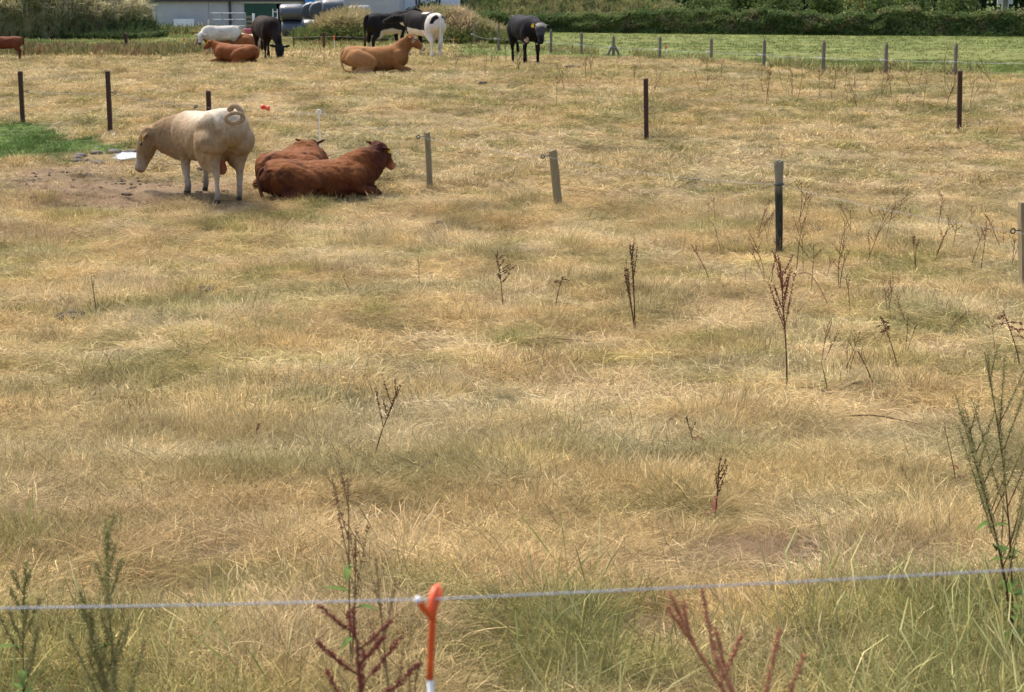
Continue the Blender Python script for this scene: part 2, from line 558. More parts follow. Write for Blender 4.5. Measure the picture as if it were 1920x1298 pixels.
PUD = at(246, 297)
def not_puddle(x, y, g=0):
    return np.hypot((x - PUD.x) / .42, (y - PUD.y) / .62) > 1.0

def lod(i):
    wd = (.0020, .0034, .0076)[i]; nb = (1.0, .75, .42)[i]; sg = (4, 3, 2)[i]
    S = 1000 * i
    th = [tuft('thatch_tuft', int(46 * nb), .14, (.05, .20), (-4, 38), wd, .55, sg, bend=.05, seed=S + k) for k in range(4)]
    sh = [tuft('short_tuft', int(52 * nb), .10, (.04, .12), (14, 82), wd, .7, sg, seed=S + 20 + k) for k in range(4)]
    tl = [tuft('tall_tuft', int(16 * nb) + 2, .09, (.15, .38), (48, 88), wd * .9, .45, sg + 1, True, seed=S + 40 + k) for k in range(3)]
    gr = [tuft('green_tuft', int(44 * nb), .08, (.08, .24), (40, 86), wd * 1.25, .9, sg, seed=S + 60 + k) for k in range(3)]
    return th, sh, tl, gr

def grass_band(i, y0, y1, dth, dsh, dtl, dgr, margin, size=(1, 1, 1, 1)):
    th, sh, tl, gr = lod(i)
    a = area(y0, y1, margin)
    names = ('matted_thatch', 'short_dry_grass', 'tall_dry_grass', 'green_grass')
    where = ('in the near foreground', 'across the middle of the field', 'in the far part of the field')[i]
    labels = ('matted dead straw lying over the soil ' + where, 'short dry yellow grass ' + where,
              'tall pale seed stalks of grass ' + where, 'green tufts of grass growing through the straw ' + where)
    for kind, protos in enumerate((th, sh, tl, gr)):
        dens = (dth, dsh, dtl, dgr)[kind]
        x, y = wedge(int(a * dens), y0, y1, margin)
        g = regions(x, y)
        A, B, green = field_colors(x, y, g)
        clump = fbm(x / .8, y / .8, 201 + kind, 3)
        ext = np.maximum(g['lush'], np.maximum(g['past'], np.maximum(g['strip'], g['weedy'])))
        if kind == 0:
            p = (1 - .96 * g['lush']) * (1 - .85 * g['past']) * (1 - .8 * g['strip']) * (.22 + 1.1 * smooth(.36, .56, clump)) * (1 - .25 * g['dirt'])
            s = RNG.uniform(.7, 1.25, len(x)) * size[0] * (1 - .4 * g['dirt'])
        elif kind == 1:
            p = (.30 + 1.0 * smooth(.38, .58, clump)) * (1 - .5 * g['dirt'])
            s = RNG.uniform(.65, 1.3, len(x)) * size[1] * (1 - .45 * g['dirt']) * (1 - .35 * g['past'])
            s = s * (.65 + .85 * smooth(.42, .66, fbm(x / .8, y / .9, 231, 2)))
        elif kind == 2:
            p = smooth(.50, .68, clump) * (1 - g['lush']) * (1 - .97 * g['dirt']) * (1 - .85 * g['past']) * (1 - .6 * g['strip'])
            s = RNG.uniform(.6, 1.15, len(x)) * size[2]
        else:
            p = smooth(.15, .7, green) * (.2 + .8 * smooth(.5, .62, clump)) * (1 - .9 * g['dirt'])
            p = np.maximum(p, .9 * g['lush'])
            s = RNG.uniform(.5, 1.15, len(x)) * size[3] * (1 - .4 * g['past']) * (1 - .25 * g['lush'])
            mixg = np.clip(.35 + .6 * green, 0, 1) * (1 - ext)
            A = lerp(A, GREEN * 1.25, .75 * mixg); B = lerp(B, OLIVE * .9, .7 * mixg)
        if i == 0: p = p * (1 - .36 * smooth(.25, .8, g['dirt']) * (.5 + smooth(.4, .6, clump))); s = s * (1 - .3 * g['dirt'])
        keep = (RNG.uniform(0, 1, len(x)) < p) & not_puddle(x, y)
        scatter(names[kind], labels[kind], protos, x[keep], y[keep], A[keep], B[keep], s[keep])

grass_band(0, 2.6, 13.5, 500, 340, 22, 34, 1.6)
grass_band(1, 13.5, 30, 180, 165, 8, 36, 2.5, (1.1, 1.0, .75, .8))
grass_band(2, 30, 68, 48, 58, 1.4, 15, 3.5, (1.1, .9, .6, .72))

def far_grass():
    vf = [tuft('far_tuft', 16, .28, (.07, .17), (35, 85), .022, .6, 2, seed=5000 + k) for k in range(4)]
    x, y = wedge(int(area(66, 128, 5) * 6.5), 66, 128, 5)
    g = regions(x, y); A, B, gr = field_colors(x, y, g)
    s = RNG.uniform(.6, 1.2, len(x)) * (1 - .35 * g['past'])
    k = (RNG.uniform(0, 1, len(x)) < 1 - .5 * g['past'])
    scatter('pasture_grass', 'short grass of the pasture beyond the fence and before the farm buildings', vf, x[k], y[k], A[k], B[k], s[k])
    # tall rushy band behind the white cow and along the fences
    wt = [tuft('weed_tuft', 26, .22, (.15, .42), (60, 88), .014, .35, 3, True, seed=5100 + k) for k in range(4)]
    x, y = wedge(22000, 52, 92, 3)
    g = regions(x, y)
    k = RNG.uniform(0, 1, len(x)) < .85 * g['weedy'] * smooth(.3, .6, fbm(x / 1.4, y / 1.4, 301, 2) + .1)
    x, y = x[k], y[k]
    A = np.tile(np.array((.27, .21, .095)), (len(x), 1)) * RNG.uniform(.6, 1.2, (len(x), 1))
    B = lerp(np.tile(np.array((.13, .15, .045)), (len(x), 1)), np.array((.22, .11, .055)), smooth(.5, .7, fbm(x / 1.2, y / 1.2, 311, 2)))
    scatter('tall_weeds', 'band of tall brown and green weedy grass along the far edge of the dry field', wt, x, y, A, B, RNG.uniform(.6, 1.15, len(x)), cat='weeds')
far_grass()

# grass tufts hugging the far fence line
def fence_tufts():
    wt = [tuft('fence_tuft', 30, .2, (.2, .5), (55, 88), .013, .5, 3, True, seed=5200 + k) for k in range(3)]
    xs = []; ys = []
    for (a, ay), (b, by) in zip(list(zip(FENCE_X, FENCE_Y))[:-2], list(zip(FENCE_X, FENCE_Y))[1:-1]):
        p = at(a, ay); q = at(b, by)
        for _ in range(18):
            t = rnd.random(); e = rnd.gauss(0, .35)
            xs.append(p.x + (q.x - p.x) * t + e); ys.append(p.y + (q.y - p.y) * t + rnd.gauss(0, .5))
    x = np.array(xs); y = np.array(ys)
    k = fbm(x / 1.6, y / 1.6, 321, 2) > .47
    x, y = x[k], y[k]
    A = np.tile(np.array((.36, .30, .13)), (len(x), 1)); B = np.tile(np.array((.16, .18, .06)), (len(x), 1))
    scatter('fence_line_grass', 'uncut tufts of grass along the line of grey fence posts', wt, x, y, A, B, RNG.uniform(.5, 1.0, len(x)))
fence_tufts()

def lush_foreground():
    lf = [tuft('lush_tuft', 30, .09, (.10, .30), (40, 88), .0032, .8, 4, seed=6000 + k) for k in range(4)]
    sh = [tuft('stalk_tuft', 9, .08, (.25, .5), (60, 88), .0022, .4, 4, True, seed=6020 + k) for k in range(3)]
    x, y = wedge(5200, 4.5, 9.5, 1.6)
    px, py = proj(x, y, gz(x, y))
    n = fbm(x / .5, y / .5, 401, 3) - .5
    m = smooth(1500, 1680, px + 260 * n) * smooth(1090, 1170, py + 120 * n)
    m = np.maximum(m, .75 * smooth(1190, 1140, px + 120 * n) * smooth(960, 1020, px + 100 * n) * smooth(1120, 1180, py))
    m = np.maximum(m, .6 * smooth(560, 420, px + 260 * n) * smooth(1150, 1230, py + 100 * n))
    m = np.maximum(m, .35 * smooth(170, 60, px + 160 * n) * smooth(880, 960, py))
    k = RNG.uniform(0, 1, len(x)) < m * np.where(px > 1450, .55, .36)
    x, y = x[k], y[k]
    A = lerp(np.tile(np.array((.15, .175, .05)), (len(x), 1)), np.array((.42, .36, .17)), RNG.uniform(0, 1, len(x)))
    B = lerp(np.tile(np.array((.10, .125, .03)), (len(x), 1)), np.array((.26, .24, .085)), RNG.uniform(0, 1, len(x)))
    scatter('lush_green_grass', 'fresh green grass growing thickly along the near wire', lf, x, y, A, B, RNG.uniform(.55, 1.1, len(x)))
    q = RNG.uniform(0, 1, len(x)) < .3
    scatter('green_seed_stalks', 'slender greenish seed stalks of grass along the near wire', sh, x[q], y[q], A[q] * 1.3, B[q] * 1.6, RNG.uniform(.6, 1.1, int(q.sum())))
lush_foreground()

def clods():
    protos = []
    for k in range(5):
        r = random.Random(700 + k)
        mb = MB(); mb.ball((0, 0, 0), .5, 8, 5, (1, .85, .6))
        me = bpy.data.meshes.new('clod')
        V = [v * r.uniform(.75, 1.2) for v in mb.v]
        me.from_pydata([tuple(v) for v in V], [], mb.f)
        for nm, val in (('blade', .5), ('bval', 1.0)):
            a_ = me.attributes.new(nm, 'FLOAT', 'POINT'); a_.data.foreach_set('value', np.array([val * r.uniform(.6, 1.4) for _ in V], np.float32))
        me.materials.append(M_GRASS)
        protos.append(bpy.data.objects.new('clod', me))
    x1, y1 = wedge(34000, 5, 12, 1.6); x2, y2 = wedge(16000, 24, 38, 2)
    x = np.concatenate([x1, x2]); y = np.concatenate([y1, y2])
    g = regions(x, y)
    k = (RNG.uniform(0, 1, len(x)) < .55 * smooth(.2, .8, g['dirt']) * smooth(.4, .6, fbm(x / .6, y / .6, 411, 2))) & not_puddle(x, y)
    x, y = x[k], y[k]
    t = RNG.uniform(0, 1, len(x))
    A = lerp(np.tile(np.array((.09, .065, .05)), (len(x), 1)), np.array((.24, .165, .105)), t)
    scatter('soil_clods', 'crumbs and clods of dry trampled soil', protos, x, y, A, A * .8, RNG.uniform(.02, .085, len(x)) * np.where(y < 15, 1.0, 1.1), .3, 0.0, 'soil')
clods()
#@@PART2
# ------------------------------------------------------------------ background buildings
M_CLAD = noisy('pale_grey_render', (.40, .40, .41), (.33, .33, .345), .9, 0.85, 0.2)
M_WHITEW = noisy('white_render', (.74, .75, .77), (.66, .67, .69), .7, 0.85, 0.2)
M_DARKTRIM = noisy('dark_trim', (.035, .03, .04), (.05, .045, .05), 3, 0.6, 0.3)
M_GREEND = noisy('dark_green_steel', (.018, .06, .042), (.012, .045, .032), 2, 0.6, 0.3)
M_ROOF = noisy('grey_roof_sheet', (.12, .125, .14), (.09, .095, .105), 1.2, 0.7, 0.3)
M_INSHADE = noisy('interior_shade', (.02, .02, .022), (.03, .03, .03), 2, 0.95, 0.1)
M_GLASS = noisy('window_glass', (.05, .06, .075), (.09, .10, .12), 3, 0.12, 0.6)
M_PINK = noisy('pink_plastic', (.46, .12, .20), (.38, .09, .16), 6, 0.6, 0.3)
M_WRAP = noisy('black_bale_wrap', (.028, .033, .042), (.05, .056, .066), 5, 0.26, 0.6, (1.2, 7, 7), bmp=.5, bdist=.02)
M_SHEET = noisy('grey_white_sheet', (.62, .64, .67), (.5, .52, .55), 2, 0.7, 0.3)
M_CONC = noisy('pale_concrete', (.42, .41, .38), (.33, .32, .29), 3, 0.9, 0.2)

SH_Y = 125.0
def sx(px, y): return (px - PW / 2) / FPX * (y * CP + 7.5 * SP)
def sz(py, y): return atd(960, py, y).z

def build_shed():
    y = SH_Y
    x0, x1 = sx(276, y), sx(575, y)
    zb = float(gz(0, y)) - .3; zt = sz(3, y)
    dx0, dx1, dz = sx(460, y), sx(552, y), sz(7, y)
    xm = sx(520, y)
    depth = 12.0
    root = empty('farm_shed', ((x0 + x1) / 2, y, zb), 0, 'long pale grey farm shed with a half open dark green sliding door', 'shed')
    o = Vector(root.location)
    def B(nm, bx, mat): return MB_boxes(nm, [((Vector(c) - o), s) for c, s in bx], mat, root)
    def wallpan(xa, xb, za, zt_):
        return [(((xa + xb) / 2, y + .1, (za + zt_) / 2), (xb - xa, .2, zt_ - za))]
    cuts = [x0, sx(295, y), sx(393, y), sx(432, y), dx0]
    for a, b in zip(cuts[:-1], cuts[1:]):
        B('wall_panel', wallpan(a + .012, b - .012, zb, zt), M_CLAD)
    B('wall_panel', wallpan(dx1, x1, zb, zt), M_CLAD)
    B('wall_panel', wallpan(dx0, dx1, dz, zt), M_CLAD)
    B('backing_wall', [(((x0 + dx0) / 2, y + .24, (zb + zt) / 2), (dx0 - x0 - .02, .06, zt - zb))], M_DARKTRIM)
    for xx in (x0 + .1, x1 - .1): B('end_wall', [((xx, y + .2 + depth / 2, (zb + zt) / 2), (.2, depth, zt - zb))], M_CLAD)
    B('rear_wall', [(((x0 + x1) / 2, y + .3 + depth, (zb + zt) / 2), (x1 - x0, .2, zt - zb))], M_INSHADE)  # near black colour puts the interior's shade into this wall
    B('sliding_door', [(((dx0 + xm) / 2, y - .06, (zb + dz) / 2), (xm - dx0, .08, dz - zb))], M_GREEND)
    B('door_track', [(((dx0 + dx1) / 2 + .1, y - .08, dz + .09), (dx1 - dx0 + .7, .14, .13))], M_CONC)
    for px in (433, 574):
        MB().tube([Vector((sx(px, y), y - .12, zb)) - o, Vector((sx(px, y), y - .12, zt)) - o], .085, 8).build('downpipe', M_DARKTRIM, root)
    B('gutter', [(((x0 + x1) / 2, y - .12, zt + .09), (x1 - x0 + .3, .24, .17))], M_DARKTRIM)
    rm = MB()
    e = .35; rh = 2.6
    vs = [(x0 - e, y - .1, zt + .18), (x1 + e, y - .1, zt + .18), (x1 + e, y + depth / 2 + .2, zt + rh), (x0 - e, y + depth / 2 + .2, zt + rh), (x1 + e, y + depth + .6, zt + .18), (x0 - e, y + depth + .6, zt + .18)]
    up = [Vector(v) - o for v in vs]; dn = [v - Vector((0, 0, .12)) for v in up]
    rm.add(up + dn, [(0, 1, 2, 3), (3, 2, 4, 5), (7, 6, 9, 8), (8, 9, 11, 10), (0, 6, 7, 1), (1, 7, 8, 2), (2, 8, 10, 4), (4, 10, 11, 5), (5, 11, 9, 3), (3, 9, 6, 0)])
    rm.build('roof', M_ROOF, root)
    # gable end triangles
    for xx in (x0 + .05, x1 - .05):
        gm = MB()
        a = Vector((xx, y + .2, zt)) - o; b = Vector((xx, y + depth + .2, zt)) - o; c = Vector((xx, y + depth / 2 + .2, zt + rh - .15)) - o
        sh = Vector((.12, 0, 0))
        gm.add([a, b, c, a + sh, b + sh, c + sh], [(0, 2, 1), (3, 4, 5), (0, 1, 4, 3), (1, 2, 5, 4), (2, 0, 3, 5)])
        gm.build('gable', M_CLAD, root)

def MB_boxes(nm, bx, mat, parent):
    mb = MB()
    for c, s in bx: mb.box(c, s)
    return mb.build(nm, mat, parent)

build_shed()

def gable_house(name, label, cat, px0, px1, y, wall_h, mat, windows=(), zoff=0.0, depth=7.0, roof_h=2.6):
    x0, x1 = sx(px0, y), sx(px1, y)
    zb = float(gz(0, y)) - .3
    zt = zb + wall_h
    root = empty(name, ((x0 + x1) / 2, y, zb), 0, label, cat)
    o = Vector(root.location)
    hw = (x1 - x0) / 2
    wins = [((sx(a, y) - o.x), (sx(b, y) - o.x), sz(d, y) - o.z, sz(c, y) - o.z) for a, b, c, d in windows]   # px x0,x1, y top, y bottom
    mb = MB()
    # front wall pieced round the windows
    xs = -hw
    for a, b, za, zb_ in sorted(wins):
        mb.box(((xs + a) / 2, .15, wall_h / 2), (a - xs, .3, wall_h))
        mb.box(((a + b) / 2, .15, za / 2), (b - a, .3, za))
        mb.box(((a + b) / 2, .15, (zb_ + wall_h) / 2), (b - a, .3, wall_h - zb_))
        xs = b
    mb.box(((xs + hw) / 2, .15, wall_h / 2), (hw - xs, .3, wall_h))
    mb.box((-hw + .15, .3 + depth / 2, wall_h / 2), (.3, depth, wall_h)); mb.box((hw - .15, .3 + depth / 2, wall_h / 2), (.3, depth, wall_h))
    mb.box((0, depth + .45, wall_h / 2), (2 * hw, .3, wall_h))
    mb.build('wall', mat, root)
    for a, b, za, zb_ in wins:
        f = MB()
        t = .07
        f.box(((a + b) / 2, .13, za + t / 2), (b - a - .004, .08, t)).box(((a + b) / 2, .13, zb_ - t / 2), (b - a - .004, .08, t))
        f.box((a + t / 2 + .002, .13, (za + zb_) / 2), (t, .08, zb_ - za - 2 * t - .004)).box((b - t / 2 - .002, .13, (za + zb_) / 2), (t, .08, zb_ - za - 2 * t - .004))
        f.box(((a + b) / 2, .13, (za + zb_) / 2), (.05, .06, zb_ - za - 2 * t - .01)); 
        f.box(((a + b) / 2 - (b - a) / 4, .13, (za + zb_) / 2), ((b - a) / 2 - .12, .05, .05)); f.box(((a + b) / 2 + (b - a) / 4, .13, (za + zb_) / 2), ((b - a) / 2 - .12, .05, .05))
        fo = f.build('window', M_WHITEW, root)
        MB().box(((a + b) / 2, .2, (za + zb_) / 2), (b - a - .01, .02, zb_ - za - .01)).build('pane', M_GLASS, fo)
        MB().box(((a + b) / 2, -.05, za - .06), (b - a + .2, .2, .1)).build('sill', M_CONC, fo)
    vs = [(-hw - .3, -.25, wall_h + .02), (hw + .3, -.25, wall_h + .02), (hw + .3, depth / 2 + .3, wall_h + roof_h), (-hw - .3, depth / 2 + .3, wall_h + roof_h), (hw + .3, depth + .85, wall_h + .02), (-hw - .3, depth + .85, wall_h + .02)]
    up = [Vector(v) + Vector((0, 0, .14)) for v in vs]; dn = [Vector(v) for v in vs]
    rm = MB().add(up + dn, [(0, 1, 2, 3), (3, 2, 4, 5), (7, 6, 9, 8), (8, 9, 11, 10), (0, 6, 7, 1), (1, 7, 8, 2), (2, 8, 10, 4), (4, 10, 11, 5), (5, 11, 9, 3), (3, 9, 6, 0)])
    ro = rm.build('roof', M_ROOF, root)
    MB().box((hw * .6, depth / 2 + .3, wall_h + roof_h + .3), (.8, .6, 1.2)).build('chimney', mat, ro)
    return root

gable_house('white_outbuilding', 'white walled outbuilding at the left end of the grey farm shed', 'building', 196, 274, 133, 3.4, M_WHITEW, depth=6)
gable_house('grey_barn', 'plain pale grey barn wall rising behind the black and white cows', 'barn', 612, 749, 139, 4.0, noisy('cream_grey_render', (.44, .43, .42), (.36, .355, .35), .8, .85, .2), depth=9)
gable_house('white_farmhouse', 'white farmhouse with a small dark window above the cattle', 'house', 753, 862, 146, 5.2, M_WHITEW, ((777, 790, -13, 11), (815, 828, -13, 11)), depth=8)

# ------------------------------------------------------------------ wrapped silage bales
def bale_mesh():
    n = 28; prof = [(-.60, .40), (-.60, .52), (-.57, .59), (-.48, .625), (-.2, .635), (.2, .635), (.48, .625), (.57, .59), (.60, .52), (.60, .40)]
    V = []; F = []
    for i, (x, r) in enumerate(prof):
        for k in range(n):
            th = 2 * math.pi * k / n
            rr = r * (1 + .012 * math.sin(7 * th + 3 * i) + .008 * math.sin(13 * th))
            z = rr * math.sin(th); yy = rr * math.cos(th)
            if z < -.5: z = -.5 + (z + .5) * .35
            z *= .94; yy *= 1.03
            V.append((x + .01 * math.sin(5 * th), yy, z))
    for i in range(len(prof) - 1):
        for k in range(n):
            F.append((i * n + k, (i + 1) * n + k, (i + 1) * n + (k + 1) % n, i * n + (k + 1) % n))
    F.append(tuple(range(n))); F.append(tuple((len(prof) - 1) * n + k for k in range(n - 1, -1, -1)))
    return V, F
bv, bf = bale_mesh()
bale0 = None
# px, py of the centre, distance, heading in degrees, label
BALES = [
    (549, 54, 113, 8, 'shiny black wrapped bale on the ground beside the dark brown grazing cow'),
    (546, 24, 113, 4, 'shiny black wrapped bale stacked on top, right of the shed doorway'),
    (589, 52, 114.5, 4, 'black wrapped bale half sunk behind the grassy heap, right of the lower stacked one'),
    (584, 22, 117, 96, 'narrow seen black bale, first of the row turned end on right of the shed'),
    (600, 20, 115.8, 94, 'narrow seen black bale in the middle of the upper row'),
    (624, 17, 114.2, 10, 'big black wrapped bale topmost above the grassy heap'),
    (628, 50, 115.2, 0, 'black wrapped bale low behind the grassy heap under the topmost one'),
    (673, 28, 116, 6, 'black wrapped bale with a pale shine right of the topmost one, behind the grassy heap'),
    (672, 60, 116.5, 6, 'black wrapped bale nearly hidden by long grass at the bottom of the stack'),
]
for i, (px, py, yy, rz, lab) in enumerate(BALES):
    p = atd(px, py, yy)
    if bale0 is None:
        o = mesh_obj('silage_bale', bv, bf, M_WRAP, None, True); bale0 = o
    else:
        o = bale0.copy(); link(o)
    o.location = p; o.rotation_euler = (0, 0, R(rz)); o.scale = (1.08, 1.0, .84 if i in (0, 1, 2) else .95)
    tag(o, lab, 'bale', 'black wrapped silage bales stacked by the shed')

# ------------------------------------------------------------------ yard clutter
def yard():
    y = 121.5
    # yard gate
    x0, x1 = sx(397, y), sx(461, y); zt, zb = sz(25, y), sz(66, y)
    root = empty('yard_gate', ((x0 + x1) / 2, y, zb), 0, 'galvanised tubular yard gate against the grey shed wall', 'gate')
    w2 = (x1 - x0) / 2; h = zt - zb
    for k in range(4):
        z = h * (.12 + .88 * k / 3)
        MB().tube([(-w2, 0, z), (w2, 0, z)], .035, 6).build('rail', M_STEEL, root)
    for xx in (-w2, -w2 * .35, w2 * .35, w2):
        MB().tube([(xx, .01, 0.02), (xx, .01, h + .03)], .04, 6).build('upright', M_STEEL, root)
    # leaning sheet
    x0, x1 = sx(313, y), sx(352, y); zt, zb = sz(40, y), sz(62, y)
    o = MB().box((0, 0, (zt - zb) / 2), (x1 - x0, .06, zt - zb), Euler((R(-8), 0, 0)).to_matrix()).build('white_sheet', M_SHEET)
    o.location = ((x0 + x1) / 2, y + 2.6, zb)
    tag(o, 'pale rectangular sheet leaning on the grey shed wall', 'sheet')
    y = 122.5
    for k, (pa, pb, lab) in enumerate((((371, 43), (381, 62), 'thin dark plank leaning left against the shed wall, leftmost of three'),
                                 ((377, 43), (387, 62), 'thin dark plank leaning left against the shed wall, between two others'),
                                 ((392, 38), (391, 62), 'dark upright plank standing by the yard gate'))):
        a = atd(pa[0], pa[1], y + .9); b = atd(pb[0], pb[1], y)
        o = MB().tube([b - b, a - b], .07 + .02 * (k == 2), 4).build('plank', M_DARKTRIM)
        o.location = b
        tag(o, lab, 'plank', 'planks leaning on the shed')
    # low concrete water trough rail
    a = atd(306, 62, 119); 
    o = empty('feed_barrier', a, 0, 'low pale rail on short posts in front of the shed', 'rail')
    MB().tube([(0, 0, 0), (2.6, 0, -.05)], .06, 6).build('rail', M_CONC, o)
    for q in (0.1, 1.3, 2.5): MB().box((q, .08, -.3), (.12, .1, .6)).build('post', M_CONC, o)
    # pink tub
    b = atd(470, 73, 112)
    root = empty('pink_tub', b, 0, 'pink plastic feed tub standing before the shed door', 'tub')
    n = 18; V = []; F = []
    for r, z in ((.27, 0), (.36, .46), (.385, .48), (.385, .52), (.345, .52), (.25, .04)):
        V += [(r * 1.05 * math.cos(2 * math.pi * k / n), r * math.sin(2 * math.pi * k / n), z * 1.12) for k in range(n)]
    for i in range(5):
        for k in range(n): F.append((i * n + k, i * n + (k + 1) % n, (i + 1) * n + (k + 1) % n, (i + 1) * n + k))
    F.append(tuple(range(n - 1, -1, -1))); F.append(tuple(5 * n + k for k in range(n)))
    mesh_obj('tub_body', V, F, M_PINK, root, True)
    MB().tube([(-.40, 0, .5), (-.46, 0, .42), (-.40, 0, .36)], .02, 5).build('handle', M_PINK, root)
    MB().tube([(.40, 0, .5), (.46, 0, .42), (.40, 0, .36)], .02, 5).build('handle', M_PINK, root)
    # pallet leaning in the doorway
    b = atd(468, 68, 123.3)
    root = empty('pallet', b, 0, 'pale slatted pallet propped in the shed doorway', 'pallet')
    for k in range(5):
        MB().box((0, 0, .12 + .27 * k), (.55, .04, .17)).build('slat', M_WOODF, root)
    for q in (-.24, .24): MB().box((q, .06, .7), (.08, .07, 1.4)).build('stringer', M_WOODF, root)
    # white upright post
    b = atd(476, 62, 122.6); t = atd(476, 26, 122.6)
    o = MB().box((0, 0, (t.z - b.z) / 2), (.15, .12, t.z - b.z)).build('white_post', M_WHITEW); o.location = b
    tag(o, 'white upright post in front of the shed doorway', 'post')
    # machine frame glimpsed in dark opening
    b = atd(517, 62, 122.0)
    root = empty('ladder_frame', b, 0, 'pale metal ladder frame standing in the dark half of the doorway', 'frame')
    hh = atd(517, 17, 122.0).z - b.z
    for q in (-.14, .14): MB().tube([(q, 0, 0), (q, 0, hh)], .035, 5).build('rail', M_SHEET, root)
    for k in range(4): MB().tube([(-.14, 0, hh * (k + .7) / 4.2), (.14, 0, hh * (k + .7) / 4.2)], .025, 5).build('rung', M_SHEET, root)
    # blue drum
    b = atd(581, 5, 121)
    root = empty('blue_drum', b, 0, 'bright blue drum peeping out above the bale row', 'drum')
    mb = MB().tube([(0, 0, -2.2), (0, 0, -.15), (0, 0, .15), (0, 0, .3)], [.28, .29, .29, .26], 14)
    mb.build('drum_body', noisy('blue_plastic', (.02, .18, .5), (.015, .14, .42), 4, .5, .4), root)
    MB().tube([(0, 0, .3), (0, 0, .36)], [.2, .2], 14).build('lid', M_WHITEP, root)
yard()

# ------------------------------------------------------------------ leaf clouds (hedges, bushes, trees)
def leaf_cloud(P, Nn, size, cols, flat=0.5, rng=RNG):
    """quads at P with normals biased to Nn"""
    n = len(P)
    d = Nn * flat + rng.normal(0, 1, (n, 3)) * .8
    d /= np.linalg.norm(d, axis=1)[:, None] + 1e-9
    a = np.cross(d, rng.normal(0, 1, (n, 3))); a /= np.linalg.norm(a, axis=1)[:, None] + 1e-9
    b = np.cross(d, a)
    s = (size * rng.uniform(.6, 1.4, n))[:, None]
    asp = rng.uniform(.45, .75, n)[:, None]
    V = np.stack([P - a * s, P - b * s * asp + d * s * .12, P + a * s, P + b * s * asp + d * s * .12], 1).reshape(-1, 3)
    F = np.arange(n * 4).reshape(-1, 4)
    C = np.repeat(cols, 4, axis=0)
    return V, F, C

def bush(name, label, cat, group, base, rx, ry, h, colr, nleaf, leaf=.09, trunk=True, seed=1, lumps=7, cat_part='foliage'):
    r = np.random.default_rng(seed)
    root = empty(name, base, 0, label, cat, group)
    # several lobes
    L = []
    for k in range(lumps):
        th = r.uniform(0, 6.28); q = math.sqrt(r.uniform(0, 1)) * .62
        zc = r.uniform(.25, .78) if k else .5
        L.append((q * math.cos(th) * rx, q * math.sin(th) * ry, zc * h, r.uniform(.34, .58)))
    L = np.array(L)
    pick = r.integers(0, lumps, nleaf)
    u = r.normal(0, 1, (nleaf, 3)); u /= np.linalg.norm(u, axis=1)[:, None]
    rr = r.uniform(.55, 1.0, nleaf) ** .5
    S = np.stack([L[pick, 3] * rx, L[pick, 3] * ry, L[pick, 3] * h * .72], 1)
    P = L[pick, :3] + u * rr[:, None] * S * (1 + .25 * (vnoise3(u * 2 + L[pick, :1], 2.2, seed)[:, None] - .5) * 2)
    P[:, 2] = np.maximum(P[:, 2], .05 + r.uniform(0, .3, nleaf))
    tint = r.uniform(.65, 1.35, (nleaf, 1)) * (.8 + .4 * vnoise3(P, .9, seed + 3)[:, None])
    cols = np.array(colr)[None, :] * tint
    yel = (r.uniform(0, 1, nleaf) < .15)[:, None]
    cols = np.where(yel, cols * np.array((1.5, 1.25, .9)), cols)
    V, F, C = leaf_cloud(P, u, leaf, cols, .8, r)
    quad_mesh(cat_part, V, F, M_LEAF, C, root)['kind'] = 'stuff'
    mb = MB()
    mb.tube([(0, 0, -.3), (.05, .03, h * .3), (.0, .08, h * .62)], [.05 * h ** .6 + .04, .04 * h ** .6 + .03, .03], 6)
    for k in range(min(lumps, 6)):
        mb.tube([(0, 0, h * .15), tuple(L[k, :3] * np.array((.5, .5, .7))), tuple(L[k, :3])], [.05, .035, .015], 5)
    mb.build('trunk', M_BARK, root)
    return root
M_BARK = noisy('bark', (.07, .055, .04), (.04, .03, .022), 6, .95, .1, (6, 6, 1), bmp=.5)

